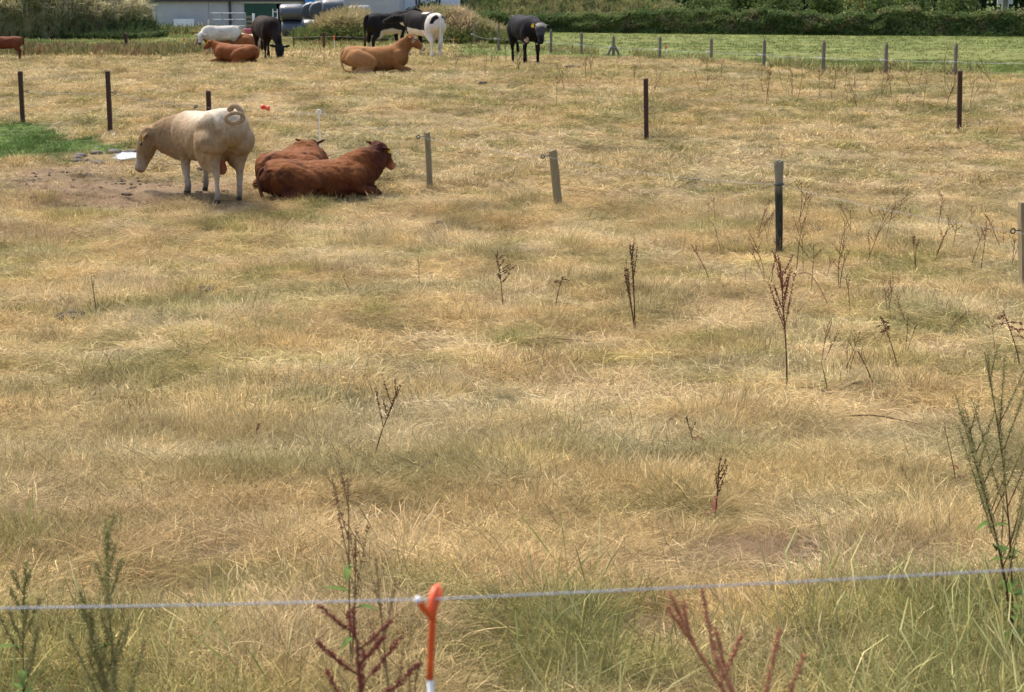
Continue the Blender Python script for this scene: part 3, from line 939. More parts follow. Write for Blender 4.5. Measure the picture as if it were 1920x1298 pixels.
# the clipped hedge right across the far side of the pasture
HX = [846, 900, 1000, 1090, 1200, 1400, 1600, 1760, 1990, 2400]
HB = [47, 50, 57, 61, 64, 67, 69, 71, 73, 77]
HT = [26, 27, 26, 24, 25, 24, 27, 24, 30, 30]
HY = [134, 133, 129, 127, 125, 122, 119, 117, 114, 110]
def hedge():
    r = np.random.default_rng(5)
    n = 52000
    pxs = r.uniform(846, 2150, n)
    yy = np.interp(pxs, HX, HY)
    x = sx(pxs, yy)
    zb = gz(x, yy); 
    tp = np.array([sz(t, q) for t, q in zip(HT, HY)])
    top = np.interp(pxs, HX, tp) - zb
    top = top * (1 + .55 * (fbm(x / 1.1, x * 0, 41, 3) - .5) + .35 * (fbm(x / 5, x * 0 + 3, 45, 2) - .5))
    face = r.uniform(0, 1, n)
    t = r.uniform(0, 1, n)
    th = .75
    belly = .8 * (fbm(x / 1.1, t * 2.2, 47, 3) - .5) + .5 * (fbm(x / 3.5, t, 49, 2) - .5)
    front = face < .62; topm = (face >= .62) & (face < .92)
    dy = np.where(front, -th - belly * 1.4 + r.normal(0, .07, n), np.where(topm, r.uniform(-th, th, n), th + r.normal(0, .1, n)))
    zz = np.where(topm, top * (1 - .18 * (dy / th) ** 2) + np.abs(r.normal(0, .12, n)) * (r.uniform(0, 1, n) < .4), t * top * 1.0)
    P = np.stack([x, yy + dy, zb + zz], 1)
    Nn = np.stack([np.zeros(n), np.where(front, -1, np.where(topm, 0, 1)), np.where(topm, 1.0, .35)], 1)
    hue = fbm(x / 2.2, zz * 1.3, 53, 3)
    c1 = np.array((.085, .125, .038)); c2 = np.array((.155, .19, .06)); c3 = np.array((.19, .16, .08))
    cols = lerp(np.tile(c1, (n, 1)), c2, smooth(.4, .7, hue)); cols = lerp(cols, c3, .6 * smooth(.55, .75, fbm(x / .8 + 9, zz * 2, 59, 2)))
    low = smooth(.38, .1, zz) * front
    cols = lerp(cols, np.array((.10, .15, .035)), low * .7)
    cols = cols * r.uniform(.6, 1.4, (n, 1))
    V, F, C = leaf_cloud(P, Nn, .085, cols, .9, r)
    root = empty('hedge', (float(sx(1400, 122)), 122, float(gz(8, 122))), 0, 'long clipped dark green hedge along the far side of the pasture', 'hedge')
    V = V - np.array(root.location)
    quad_mesh('foliage', V, F, M_LEAF, C, root)['kind'] = 'stuff'
    # twiggy core
    mb = MB()
    segs = np.linspace(846, 2150, 60)
    pts = []
    for q in segs:
        yq = float(np.interp(q, HX, HY)); xq = float(sx(q, yq)); zq = float(gz(xq, yq)); hq = float(np.interp(q, HX, tp)) - zq
        pts.append((xq, yq, zq, hq))
    vs = []; fs = []
    for xq, yq, zq, hq in pts:
        for dy_, dz_ in ((-.5, -.1), (-.45, hq * .45), (-.3, hq * .66), (.4, hq * .66), (.55, hq * .45), (.5, -.1)):
            vs.append(Vector((xq, yq + dy_, zq + dz_)) - Vector(root.location))
    for i in range(len(pts) - 1):
        for k in range(6):
            fs.append((i * 6 + k, i * 6 + (k + 1) % 6, (i + 1) * 6 + (k + 1) % 6, (i + 1) * 6 + k))
    mb.add(vs, fs).build('twigs', noisy('hedge_twigs', (.035, .035, .018), (.05, .055, .02), 3, .95, .1), root)
hedge()

def on_ground(px, y):
    z = float(np.interp(y, _ty, _tz))
    for _ in range(3):
        x = (px - PW / 2) / FPX * (y * CP + (CAM_Z - z) * SP); z = float(gz(x, y))
    return Vector((x, y, float(gz(x, y))))

DG = (.045, .075, .024); MG = (.075, .115, .036); LG = (.11, .15, .048); YG = (.16, .17, .05); BG = (.034, .062, .034)
BUSHES = [
    # px, dist, rx, ry, h, colour, leaves, label
    (862, 150, 2.2, 2, 3.4, MG, 2600, 'rounded green garden bush beside the white farmhouse'),
    (812, 140, 1.4, 1.4, 1.75, DG, 1800, 'low dark bush in front of the white farmhouse wall'),
    (771, 138, .9, .9, 1.5, MG, 900, 'small bush at the foot of the white farmhouse near the grey barn corner'),
    (905, 152, 2.6, 2, 3.6, DG, 2600, 'dark bush behind the rough bank, right of the garden bush'),
    (985, 160, 3.0, 2.2, 4.4, MG, 3000, 'tall green bush above the rough bank behind the blue black cow'),
    (1065, 152, 2.4, 2, 3.6, DG, 2600, 'dark thorn bush over the hedge left of the pale pole'),
    (1130, 158, 3.2, 2.4, 5.0, DG, 3600, 'large dark tree left of the pale pole'),
    (1205, 162, 3.2, 2.4, 5.2, BG, 3600, 'large dark tree just left of the pale pole'),
    (1290, 160, 3.0, 2.2, 4.8, MG, 3200, 'mid green tree just right of the pale pole'),
    (1345, 146, 2.2, 1.8, 3.0, LG, 2600, 'pale green bush over the hedge, second right of the pale pole'),
    (1400, 142, 2.0, 1.6, 2.9, MG, 2400, 'rounded sallow bush behind the hedge'),
    (1450, 140, 2.1, 1.7, 3.0, LG, 2600, 'light green domed bush behind the hedge above the grey posts'),
    (1505, 152, 2.4, 2, 3.8, BG, 2800, 'dark blue green bush in the gap between the light green domes'),
    (1548, 138, 2.3, 1.8, 3.1, LG, 2800, 'broad light green dome of a bush right behind the hedge'),
    (1625, 147, 2.2, 1.8, 3.7, YG, 2400, 'yellowish bush with browning top behind the hedge'),
    (1655, 136, 1.9, 1.6, 2.5, MG, 2200, 'low mid green bush behind the hedge below the yellowish one'),
    (1700, 142, 2.2, 1.8, 3.4, LG, 2600, 'soft green bush left of the tall dark conifers'),
    (1752, 156, 2.6, 2.2, 6.0, BG, 3400, 'tall dark conifer tree, left of the pair by the wooden power pole'),
    (1790, 136, 1.8, 1.6, 2.7, LG, 2200, 'light green sapling in front of the dark conifers'),
    (1838, 154, 2.8, 2.2, 6.4, (.02, .042, .026), 3600, 'tall near black conifer tree behind the wooden power pole'),
    (1925, 150, 2.8, 2.2, 5.6, (.022, .046, .022), 3600, 'very dark tree at the right edge of the picture beyond the hedge'),
    (2020, 146, 2.8, 2.2, 5.0, DG, 2600, 'dark tree past the right edge beyond the hedge'),
    (1590, 165, 3.2, 2.4, 6.2, DG, 3000, 'big dark tree far behind the light green domes'),
    (1420, 168, 3.4, 2.6, 6.2, DG, 3000, 'big dark tree in the back row behind the sallow bush'),
    (1080, 176, 3.6, 2.6, 6.5, BG, 2600, 'blue green tree in the back row above the rough bank'),
    (930, 178, 3.8, 2.6, 6.8, DG, 2600, 'tall tree in the back row right of the white farmhouse'),
    (1680, 172, 3.6, 2.6, 7.0, DG, 3000, 'tall dark tree in the back row behind the yellowish bush'),
    (1310, 178, 3.8, 2.6, 7.0, BG, 2800, 'tall dark tree in the back row right of the pale pole'),
]
for i, (px, y, rx, ry, h, c, n, lab) in enumerate(BUSHES):
    tree = 'tree' in lab
    bush('conifer_tree' if 'conifer' in lab else ('tree' if tree else 'bush'), lab, 'tree' if tree else 'bush', 'trees behind the hedge' if tree else 'bushes behind the hedge',
         on_ground(px, y), rx, ry, h, c, n, .11 if y < 150 else .14, seed=100 + i, lumps=9 if tree else 8, cat_part='crown')

def wood_pole(px, y, r0, label, extra):
    b = on_ground(px, y)
    root = empty('power_pole', b, 0, label, 'pole')
    MB().tube([(0, 0, -.3), (0, 0, 4), (0, 0, 8.5)], [r0, r0 * .9, r0 * .75], 10).build('shaft', M_WOODF if extra else M_CONC, root)
    MB().box((0, -.12, 8.0), (1.7, .1, .12)).build('crossarm', M_WOODF, root)
    for q in (-.7, 0, .7): MB().tube([(q, -.12, 8.06), (q, -.12, 8.28)], [.05, .035], 8).build('insulator', M_WHITEP, root)
    if extra:
        for q, z in ((-.42, 1.95), (.36, 1.95)):
            bx = MB().box((q, -.2, z), (.26, .2, .38)).build('meter_box', M_CONC, root)
            MB().box((q, -.2, z + .21), (.3, .26, .05)).build('lid', M_SHEET, bx)
        MB().tube([(-.2, -.1, .0), (-.2, -.1, 2.6)], .04, 5).build('conduit', M_SHEET, root)
        MB().tube([(.22, -.1, .0), (.22, -.1, 4.0)], .035, 5).build('conduit', M_SHEET, root)
wood_pole(1243, 148, .10, 'slim pale pole standing in the bushes above the hedge', False)
wood_pole(1881, 133, .16, 'thick wooden power pole with pale boxes at the top right', True)

# ------------------------------------------------------------------ rough mounds with long grass
def mound(name, label, px0, px1, y0, h, ry, nblade, cols, lean=-.4, blen=(.5, 1.1), bw=.03, base_dark=None, seed=1, hskew=0.0, pw=.6):
    r = np.random.default_rng(seed)
    x0, x1 = float(sx(px0, y0)), float(sx(px1, y0))
    cx = (x0 + x1) / 2; rx = (x1 - x0) / 2
    def H(x, y):
        u = (x - cx) / rx; v = (y - y0) / ry
        q = np.clip(1 - np.abs(u) ** 2.6 - np.abs(v) ** 2.2, 0, 1)
        return h * q ** pw * (1 + hskew * u) * (.55 + .9 * fbm(x / 1.5, y / 1.5, seed, 3)) 
    nx, ny = 44, 20
    X, Y = np.meshgrid(np.linspace(x0, x1, nx), np.linspace(y0 - ry, y0 + ry, ny))
    Z = gz(X, Y) + H(X, Y) - .05
    V = np.stack([X.ravel(), Y.ravel(), Z.ravel()], 1)
    i = (np.arange(ny - 1)[:, None] * nx + np.arange(nx - 1)[None, :]).ravel()
    F = np.stack([i, i + 1, i + 1 + nx, i + nx], 1)
    core = quad_mesh(name, V, F, noisy(name + '_soil', (.16, .13, .06), (.09, .085, .035), 2, .95, .1), None, None, True)
    tag(core, label, 'mound', kind='structure')
    # blades
    x = r.uniform(x0 - .3, x1 + .3, nblade); y = y0 + ry * (r.uniform(-1, .55, nblade))
    hz = H(x, y)
    z = gz(x, y) + hz - .05
    L = r.uniform(*blen, nblade)
    az = r.uniform(0, 6.283, nblade)
    hue = fbm(x / .9, (z + y * .3) / .9, seed + 7, 3)
    up = np.stack([np.cos(az) * .45 + .1, np.sin(az) * .35 - .35, np.full(nblade, .8)], 1)
    up /= np.linalg.norm(up, axis=1)[:, None]
    dn = up + np.stack([np.cos(az) * .5, np.sin(az) * .4 - .3, np.full(nblade, lean - .35)], 1)
    dn /= np.linalg.norm(dn, axis=1)[:, None]
    side = np.stack([-np.sin(az), np.cos(az), r.normal(0, .3, nblade)], 1) * (bw * r.uniform(.6, 1.4, nblade))[:, None]
    p0 = np.stack([x, y, z], 1); p1 = p0 + up * (L * .55)[:, None]; p2 = p1 + dn * (L * .45)[:, None]
    V = np.stack([p0 - side, p0 + side, p1 + side * .8, p1 - side * .8, p2 + side * .3, p2 - side * .3], 1).reshape(-1, 3)
    b = np.arange(nblade)[:, None] * 6
    F = np.concatenate([b + np.array([[0, 1, 2, 3]]), b + np.array([[3, 2, 4, 5]])])
    c1, c2, c3 = [np.array(c) for c in cols]
    C = lerp(np.tile(c1, (nblade, 1)), c2, smooth(.36, .6, hue)); C = lerp(C, c3, smooth(.55, .72, fbm(x / .6 + 30, z / .6, seed + 11, 2)))
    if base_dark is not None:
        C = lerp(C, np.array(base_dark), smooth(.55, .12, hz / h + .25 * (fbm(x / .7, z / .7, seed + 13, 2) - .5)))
    C = C * r.uniform(.65, 1.3, (nblade, 1))
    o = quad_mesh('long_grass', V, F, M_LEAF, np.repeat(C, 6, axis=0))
    tag(o, label.replace('mound', 'grass on the mound') if 'mound' in label else 'long grass of the ' + label, 'grass', kind='stuff')

TANG = ((.44, .38, .19), (.58, .51, .31), (.27, .27, .115))
mound('overgrown_mound', 'big mound smothered in drooping dry grass left of the grey shed', -260, 292, 112, 3.6, 5.5, 17000, TANG, base_dark=(.065, .095, .03), seed=21)
mound('grassy_heap', 'uneven mound of tall tan grass in front of the black bales', 572, 728, 104, 1.2, 2.8, 7000, ((.36, .28, .13), (.42, .35, .18), (.22, .21, .07)), lean=.1, blen=(.4, .9), base_dark=(.13, .16, .045), seed=33, pw=1.25)
mound('tan_bank', 'low mound of tan grass right of the black and white cow', 790, 965, 98, 1.15, 2.8, 6200, ((.40, .29, .16), (.45, .35, .20), (.22, .21, .08)), lean=.15, blen=(.35, .8), base_dark=(.17, .19, .055), seed=43, hskew=-.5, pw=1.2)
mound('rough_bank', 'rough green mound rising behind the left part of the hedge', 840, 1290, 147, 2.6, 6, 11000, ((.15, .18, .06), (.26, .25, .10), (.09, .13, .04)), lean=0, blen=(.3, .7), bw=.035, seed=53)
mound('yard_bank', 'low weedy mound along the foot of the grey shed', 262, 470, 119, .30, 2.0, 2600, ((.16, .17, .06), (.28, .25, .1), (.09, .13, .04)), lean=.1, blen=(.2, .5), seed=63)
mound('far_bank', 'tan mound of dry grass below the white farmhouse', 756, 905, 128, 1.3, 4, 4200, ((.40, .30, .16), (.34, .28, .13), (.12, .16, .05)), lean=.1, blen=(.3, .7), seed=73)

# ------------------------------------------------------------------ fences
def post_mesh(w, h, kind, seed):
    """a slightly uneven post; kind 'square', 'round' or 'pointed'"""
    r = random.Random(seed)
    mb = MB()
    n = 10 if kind != 'square' else 4
    V = []; F = []
    lev = [-.25, 0, h * .3, h * .6, h * .93, h]
    if kind == 'pointed': lev = [-.25, 0, h * .5, h * .9, h * .95, h]
    for i, z in enumerate(lev):
        s = 1.0
        if kind == 'pointed': s = (1, 1, 1, .98, .75, .25)[i]
        if kind == 'round': s = (1, 1, 1, 1, 1, .96)[i]
        for k in range(n):
            th = 2 * math.pi * (k + .5) / n
            rr = (w / 2) * (1.414 if n == 4 else 1) * s * r.uniform(.94, 1.05)
            V.append((rr * math.cos(th), rr * math.sin(th), z + (r.uniform(-.012, .012) if i == len(lev) - 1 else 0)))
    for i in range(len(lev) - 1):
        for k in range(n): F.append((i * n + k, i * n + (k + 1) % n, (i + 1) * n + (k + 1) % n, (i + 1) * n + k))
    F.append(tuple((len(lev) - 1) * n + k for k in range(n)))
    F.append(tuple(range(n - 1, -1, -1)))
    return V, F

def ring_insulator(root, p, side, mat, r=.028, arm=.07):
    """screw-in ring insulator at local p, sticking out along side"""
    s = Vector(side).normalized()
    mb = MB()
    mb.tube([Vector(p), Vector(p) + s * arm], .008, 5)
    c = Vector(p) + s * (arm + r)
    pts = [c + (s * math.cos(a) + Vector((0, 0, 1)) * math.sin(a)) * r for a in [2 * math.pi * k / 12 for k in range(13)]]
    mb.tube(pts, .009, 5, False)
    mb.build('insulator', mat, root)

def post(px, py, top, w, kind, mat, label, group, lean_px=0, ins=None, rz=0.0, cap=None, name='fence_post'):
    b = at(px, py)
    dep = b.y * CP - (b.z - CAM_Z) * SP
    h = (py - top) / FPX * dep / math.cos(PITCH) * 1.0
    root = empty(name, b, rz, label, 'post', group)
    lean = math.atan2(lean_px / FPX * dep, h)
    root.rotation_euler = (0, lean, 0)
    V, F = post_mesh(w, h, kind, int(px))
    mesh_obj('shaft', V, F, mat, root)
    if ins:
        side, z, m = ins
        ring_insulator(root, (side * w / 2, -w * .3, h * z), (side, -.25, 0), m)
    return root, b, h

GB = 'dark brown stakes across the field'
post(43, 231, 137, .085, 'square', M_WOODB, 'dark brown stake at the back edge of the lush green patch', GB, 0, (1, .62, M_BLACK))
post(207, 250, 137, .088, 'square', M_WOODB, 'dark brown stake at the right tip of the lush green patch', GB, 0, (1, .66, M_BLACK))
post(394, 268, 173, .085, 'square', M_WOODB, 'dark brown stake standing behind the back of the cream bull', GB, 0)
post(1212, 262, 151, .088, 'square', M_WOODB, 'rusty brown stake alone in the middle of the dry field', GB, -3)
post(1798, 249, 137, .088, 'square', M_WOODB, 'rusty brown stake at the right in front of a grey fence post', GB, -4)
post(237, 97, 64, .12, 'square', M_WOODB, 'dark stake in the tall weeds before the overgrown mound', GB)
post(608, 94, 62, .11, 'square', M_WOODB, 'short dark stake in front of the rounded grassy heap', GB)
post(551, 90, 58, .05, 'round', M_WOODB, 'thin brown stake in front of the black bales', GB)
post(253, 62, 34, .11, 'square', M_WOODB, 'dark stake in the dry grass at the right end of the overgrown mound', GB)

GW = 'grey wooden posts of the electric fence'
pA = post(806, 351, 251, .10, 'round', M_WOODG, 'round grey wooden post right of the lying dark red bull', GW, -4, (-1, .93, M_BLACK))
pB = post(1047, 390, 284, .135, 'round', M_WOODG, 'leaning grey green wooden post in the middle of the electric fence', GW, -11, (-1, .92, M_BLACK))
pD = post(1926, 545, 382, .15, 'square', M_WOODG, 'pale square wooden post cut by the right edge of the picture', GW, -12, (-1, .70, M_BLACK), .3)

def dark_post():
    m, nt, b = base_mat('blackened_timber', .9, .15)
    tc = nt.nodes.new('ShaderNodeTexCoord'); sp = nt.nodes.new('ShaderNodeSeparateXYZ'); nt.links.new(tc.outputs['Object'], sp.inputs[0])
    n = noise_node(nt, 4, 5, .6, (16, 16, 1.2))
    c = mixrgb(nt, (.028, .028, .022), (.15, .135, .095), ramp(nt, n, .52, .70))
    ad = nt.nodes.new('ShaderNodeMath'); ad.operation = 'ADD'
    mul = nt.nodes.new('ShaderNodeMath'); mul.operation = 'MULTIPLY'; mul.inputs[1].default_value = .25
    nt.links.new(n, mul.inputs[0]); nt.links.new(sp.outputs[2], ad.inputs[0]); nt.links.new(mul.outputs[0], ad.inputs[1])
    c = mixrgb(nt, c, (.20, .18, .13), ramp(nt, ad.outputs[0], .92, 1.06))
    nt.links.new(c, b.inputs['Base Color']); bump(nt, b, n, .7, .01)
    b_ = at(1461, 476)
    dep = b_.y * CP - (b_.z - CAM_Z) * SP
    h = (476 - 306) / FPX * dep / math.cos(PITCH)
    root = empty('fence_post', b_, 0, 'blackened wooden post with a pale flared top and black insulator ring', 'post', GW)
    root.rotation_euler = (0, R(-2), 0)
    r = random.Random(4); n_ = 12; V = []; F = []
    lev = [(-.25, .042), (0, .044), (.3, .047), (.6, .049), (.85, .051), (1.0, .056), (h - .06, .064), (h - .03, .068), (h, .066)]
    for i, (z, rr) in enumerate(lev):
        for k in range(n_):
            th = 2 * math.pi * k / n_
            q = rr * r.uniform(.93, 1.06)
            V.append((q * math.cos(th), q * math.sin(th), z + (r.uniform(-.02, .012) if i == len(lev) - 1 else 0)))
    for i in range(len(lev) - 1):
        for k in range(n_): F.append((i * n_ + k, i * n_ + (k + 1) % n_, (i + 1) * n_ + (k + 1) % n_, (i + 1) * n_ + k))
    F.append(tuple((len(lev) - 1) * n_ + k for k in range(n_)))
    mesh_obj('shaft', V, F, m, root)
    mo = MB()
    for k in range(10):
        a = r.uniform(0, 6.28); mo.ball((.048 * math.cos(a), .048 * math.sin(a), h + .004), r.uniform(.012, .024), 6, 4, (1, 1, .5))
    mo.build('moss_cap', noisy('grey_lichen', (.14, .15, .08), (.25, .25, .18), 30, .95, .1), root)['kind'] = 'stuff'
    cz = h * .755
    pts = [Vector((.060 * math.cos(a), .060 * math.sin(a), cz)) for a in [2 * math.pi * k / 16 for k in range(17)]]
    MB().tube(pts, .013, 6, False).build('insulator', M_BLACK, root)
    return b_ + Vector((-.02, -.075, cz))
wC = dark_post()

def top_pt(p, frac, dx=0.0):
    root, b, h = p
    m = Euler(root.rotation_euler).to_matrix()
    return b + m @ Vector((dx, -.06, h * frac))
wA = top_pt(pA, .93, -.12); wB = top_pt(pB, .92, -.14); wD = top_pt(pD, .70, -.17)

def sag_wire(pts, rad, mat, name, label, sag=.03, n=10):
    P = []
    for a, b in zip(pts[:-1], pts[1:]):
        L = (b - a).length
        for k in range(n):
            t = k / n
            P.append(a.lerp(b, t) - Vector((0, 0, sag * L * 4 * t * (1 - t) * .25)))
    P.append(pts[-1])
    o0 = P[0].copy()
    o = MB().tube([p - o0 for p in P], rad, 6).build(name, mat, None, True)
    o.location = o0
    return tag(o, label, 'wire')

# the white plastic stake and its neighbours on the same wire
def white_stake():
    b = at(602, 318)
    t = atd(598, 207, b.y)
    root = empty('pigtail_stake', b, 0, 'thin white plastic stake with a loop top behind the two red bulls', 'stake')
    h = t.z - b.z
    dx = t.x - b.x
    MB().tube([(0, 0, -.15), (dx, 0, h * .94)], .011, 6).build('rod', M_WHITEP, root)
    pts = [Vector((dx + .035 * math.sin(a), 0, h * .94 + .035 - .035 * math.cos(a))) for a in [2 * math.pi * k / 14 * .93 for k in range(15)]]
    MB().tube(pts, .012, 6).build('loop', M_WHITEP, root)
    return b + Vector((dx, -.02, h * .96))
wS = white_stake()
p368 = atd(368, 200, at(394, 268).y)
rt = empty('hanging_insulator', p368, 0, 'small black insulator hook hanging on the wire left of the stake behind the bull', 'insulator')
MB().tube([Vector((.03 * math.cos(a), 0, .025 * math.sin(a))) for a in [k * .5 for k in range(12)]] + [Vector((-.06, 0, -.03))], .012, 6).build('hook', M_BLACK, rt)
MB().tube([(.03, 0, .0), (.20, .05, -.02)], .004, 5).build('stem', M_STEEL, rt)
p497 = atd(497, 202, at(394, 268).y - 1.6)
rt = empty('gate_handle', p497, R(10), 'bright orange red plastic gate handle hanging on the electric wire', 'handle')
MB().ball((-.035, 0, .012), .05, 12, 8, (1, .9, .95)).build('grip', M_RED, rt, True)
MB().ball((.055, 0, -.015), .05, 12, 8, (.9, .9, .95)).build('guard', M_RED, rt, True)
MB().tube([(-.02, 0, .01), (.05, 0, -.01)], .035, 8).build('sleeve', M_ORANGE, rt)
sag_wire([p368, p497, wS, wA, wB, wC, wD, wD + (wD - wC)], .0016, M_STEEL, 'fence_wire', 'thin pale electric wire sagging from post to post across the field', .05, 12)
wl = [atd(50, 172, at(43, 231).y), atd(213, 174, at(207, 250).y), p368]
sag_wire(wl, .0022, M_STEEL, 'fence_wire', 'very thin wire strung between the dark stakes at the left', .05, 10)

# line of grey posts along the pasture
GF = 'grey posts of the fence along the green pasture'
FP = [(890, 82, 42, 'leftmost grey fence post, in the tan grass bank'), (935, 94, 47, 'grey fence post just left of the blue black cow'), (1033, 98, 56, 'grey fence post just right of the blue black cow'),
      (1090, 101, 62, 'grey fence post left of the post with two struts'), (1150, 104, 68, 'grey fence post propped by two short struts'), (1237, 110, 70, 'grey fence post right of the post with struts'),
      (1333, 117, 73, 'x'), (1432, 125, 75, 'grey fence post above the blackened wooden post'), (1543, 134, 78, 'x'),
      (1660, 138, 82, 'grey fence post next to the rightmost one'), (1790, 144, 82, 'rightmost grey fence post, just behind the rusty brown stake')]
FP[6] = (1333, 117, 73, 'grey fence post two along to the right of the post with struts')
FP[8] = (1543, 134, 78, 'grey fence post halfway between the blackened post and the rightmost grey post')
fw = []
for px, py, tp, lab in FP:
    rt, b, h = post(px, py + 1, tp, .115, 'pointed', M_WOODF, lab, GF, 0, (-1, .45, M_WHITEP))
    fw.append(b + Vector((-.12, -.06, h * .45)))
    if px == 1150:
        for s in (-1, 1):
            MB().tube([(s * .28, 0, -.1), (s * .05, 0, h * .5)], .045, 6).build('strut', M_WOODF, rt)
sag_wire(fw + [fw[-1] + (fw[-1] - fw[-2])], .004, M_STEEL, 'fence_wire', 'fine wire along the grey posts of the pasture fence', .03, 6)

# small orange topped electric stakes far off
GS = 'orange topped electric fence stakes'
fs = []
for px, py, tp, lab in ((347, 99, 72, 'orange topped white stake left of the white cow'), (628, 92, 68, 'orange topped stake beside the short dark stake and grassy heap'),
                        (851, 88, 74, 'orange topped stake between the black and white cow and the tan bank'), (1064, 100, 90, 'low orange topped stake between two grey fence posts'), (1249, 111, 86, 'orange topped stake in pale grass by the grey fence posts')):
    b = at(px, py); dep = b.y * CP - (b.z - CAM_Z) * SP
    h = (py - tp) / FPX * dep / CP
    rt = empty('electric_stake', b, 0, lab, 'stake', GS)
    MB().tube([(0, 0, -.1), (-.02, 0, h * .7)], .014, 5).build('rod', M_WHITEP, rt)
    MB().tube([(-.02, 0, h * .7), (-.022, 0, h * .92), (-.025, 0, h)], [.02, .04, .035], 7).build('top', M_ORANGE, rt)
    fs.append(b + Vector((-.02, 0, h * .95)))
sag_wire(fs[:3], .004, M_WIRE, 'fence_wire', 'faint white wire between the orange topped stakes in front of the bales', .01, 6)

# ------------------------------------------------------------------ near electric wire on its orange stake
def near_stake():
    yb = 2.42
    p = atd(809, 1175, yb)
    zb = float(gz(p.x, yb))
    root = empty('pigtail_stake', (p.x, yb, zb), 0, 'orange hooked plastic stake top on a white rod carrying the near wire', 'stake')
    o = Vector(root.location)
    L = lambda px, py, dy=0.0: atd(px, py, yb + dy) - o
    MB().tube([Vector((L(807, 1273).x, 0, -.2)), L(807, 1274)], .0042, 10).build('rod', M_WHITEP, root, True)
    path = [L(806, 1274), L(807.5, 1240), L(809, 1200), L(811, 1165), L(813, 1145), L(817, 1130, .004), L(822, 1117, .012), L(824, 1108, .02), L(821, 1101, .024), L(816, 1105, .016), L(811.5, 1116, .006), L(810, 1130, -.002), L(809, 1145, -.004), L(809.5, 1160, -.003)]
    MB().tube(path, [.0047, .0047, .0048, .0049, .005, .0052, .0053, .0053, .0053, .0053, .0052, .005, .0046, .0034], 12).build('hook', M_ORANGE, root, True)
    arm = [L(809, 1158, -.003), L(803, 1150, -.012), L(796, 1143, -.02), L(789, 1133, -.026), L(784, 1126, -.03)]
    MB().tube(arm, [.0044, .0048, .0047, .0045, .0043], 12).build('arm', M_ORANGE, root, True)
    MB().ball(L(783.5, 1125, -.032), .0052, 10, 7).build('arm_tip', M_WHITEP, root, True)
near_stake()
def near_wire():
    pts = [(-700, 1150, 2.42), (0, 1141, 2.42), (400, 1134, 2.42), (806, 1124, 2.42), (1150, 1108, 2.44), (1500, 1091, 2.5), (1920, 1068, 2.58), (2700, 1026, 2.8)]
    P = [atd(a, b, c) for a, b, c in pts]
    fine = []
    for i in range(len(P) - 1):
        for k in range(6): fine.append(P[i].lerp(P[i + 1], k / 6))
    fine.append(P[-1])
    o0 = fine[0].copy()
    root = empty('electric_wire', o0, 0, 'white twisted electric fence wire stretched across the near foreground', 'wire')
    # three twisted strands
    dense = []
    for a, b in zip(fine[:-1], fine[1:]):
        for k in range(14): dense.append(a.lerp(b, k / 14))
    for s in range(3):
        pts = []
        for i, p in enumerate(dense):
            th = i * .9 + s * 2.094
            pts.append(p - o0 + Vector((0, math.cos(th), math.sin(th))) * .0007)
        MB().tube(pts, .0007, 5).build('strand', M_WIRE if s else M_STEEL, root, True)
near_wire()
#@@PART3
# ------------------------------------------------------------------ puddle and mud by the bull's head
def puddle():
    m, nt, b = base_mat('puddle_water', .06, .5)
    b.inputs['Base Color'].default_value = (.30, .31, .31, 1)
    n = noise_node(nt, 14, 4, .6); bump(nt, b, n, .25, .02)
    V = [(0, 0, 0)]; n_ = 26
    for k in range(n_):
        th = 2 * math.pi * k / n_
        q = 1 + .18 * math.sin(3 * th + 1) + .1 * math.sin(7 * th)
        V.append((.36 * q * math.cos(th), .52 * q * math.sin(th), 0))
    F = [(0, 1 + k, 1 + (k + 1) % n_) for k in range(n_)]
    zz = max(float(gz(PUD.x + dx, PUD.y + dy)) for dx in (-.3, 0, .3) for dy in (-.45, 0, .45))
    o = mesh_obj('puddle', V, F, m)
    o.location = (PUD.x, PUD.y, zz + .012)
    tag(o, 'bright puddle of spilt water in front of the cream bull at the edge of the lush grass', 'puddle', kind='structure')
    mb = MB()
    r = random.Random(3)
    for k in range(26):
        a = r.uniform(0, 6.28); q = r.uniform(.9, 1.5)
        x = PUD.x - .25 + .55 * q * math.cos(a); y = PUD.y + .5 * q * math.sin(a)
        mb.ball((x, y, float(gz(x, y)) + .0), r.uniform(.05, .13), 7, 5, (1.3, 1, .55))
    o = mb.build('trampled_mud', noisy('dark_mud', (.055, .042, .035), (.10, .08, .065), 12, .75, .4, bmp=.6), None, True)
    tag(o, 'dark trampled clods of mud round the puddle', 'mud', kind='stuff')
puddle()
def hose():
    p = at(213, 251)
    o = MB().tube([(-.06, 0, .06), (0, 0, .03), (.06, -.25, .02), (.14, -.6, .02), (.16, -.75, .02)], .02, 6).build('hose_end', M_WHITEP, None, True)
    o.location = p
    tag(o, 'short white hose end lying at the foot of the dark stake', 'hose')
hose()

# ------------------------------------------------------------------ cattle
def catmull(S, sub):
    S = np.array(S, float); n = len(S); out = []
    for i in range(n - 1):
        a = S[max(i - 1, 0)]; b = S[i]; c = S[i + 1]; d = S[min(i + 2, n - 1)]
        for k in range(sub):
            t = k / sub
            out.append(.5 * ((2 * b) + (-a + c) * t + (2 * a - 5 * b + 4 * c - d) * t * t + (-a + 3 * b - 3 * c + d) * t ** 3))
    out.append(S[-1])
    return np.array(out)

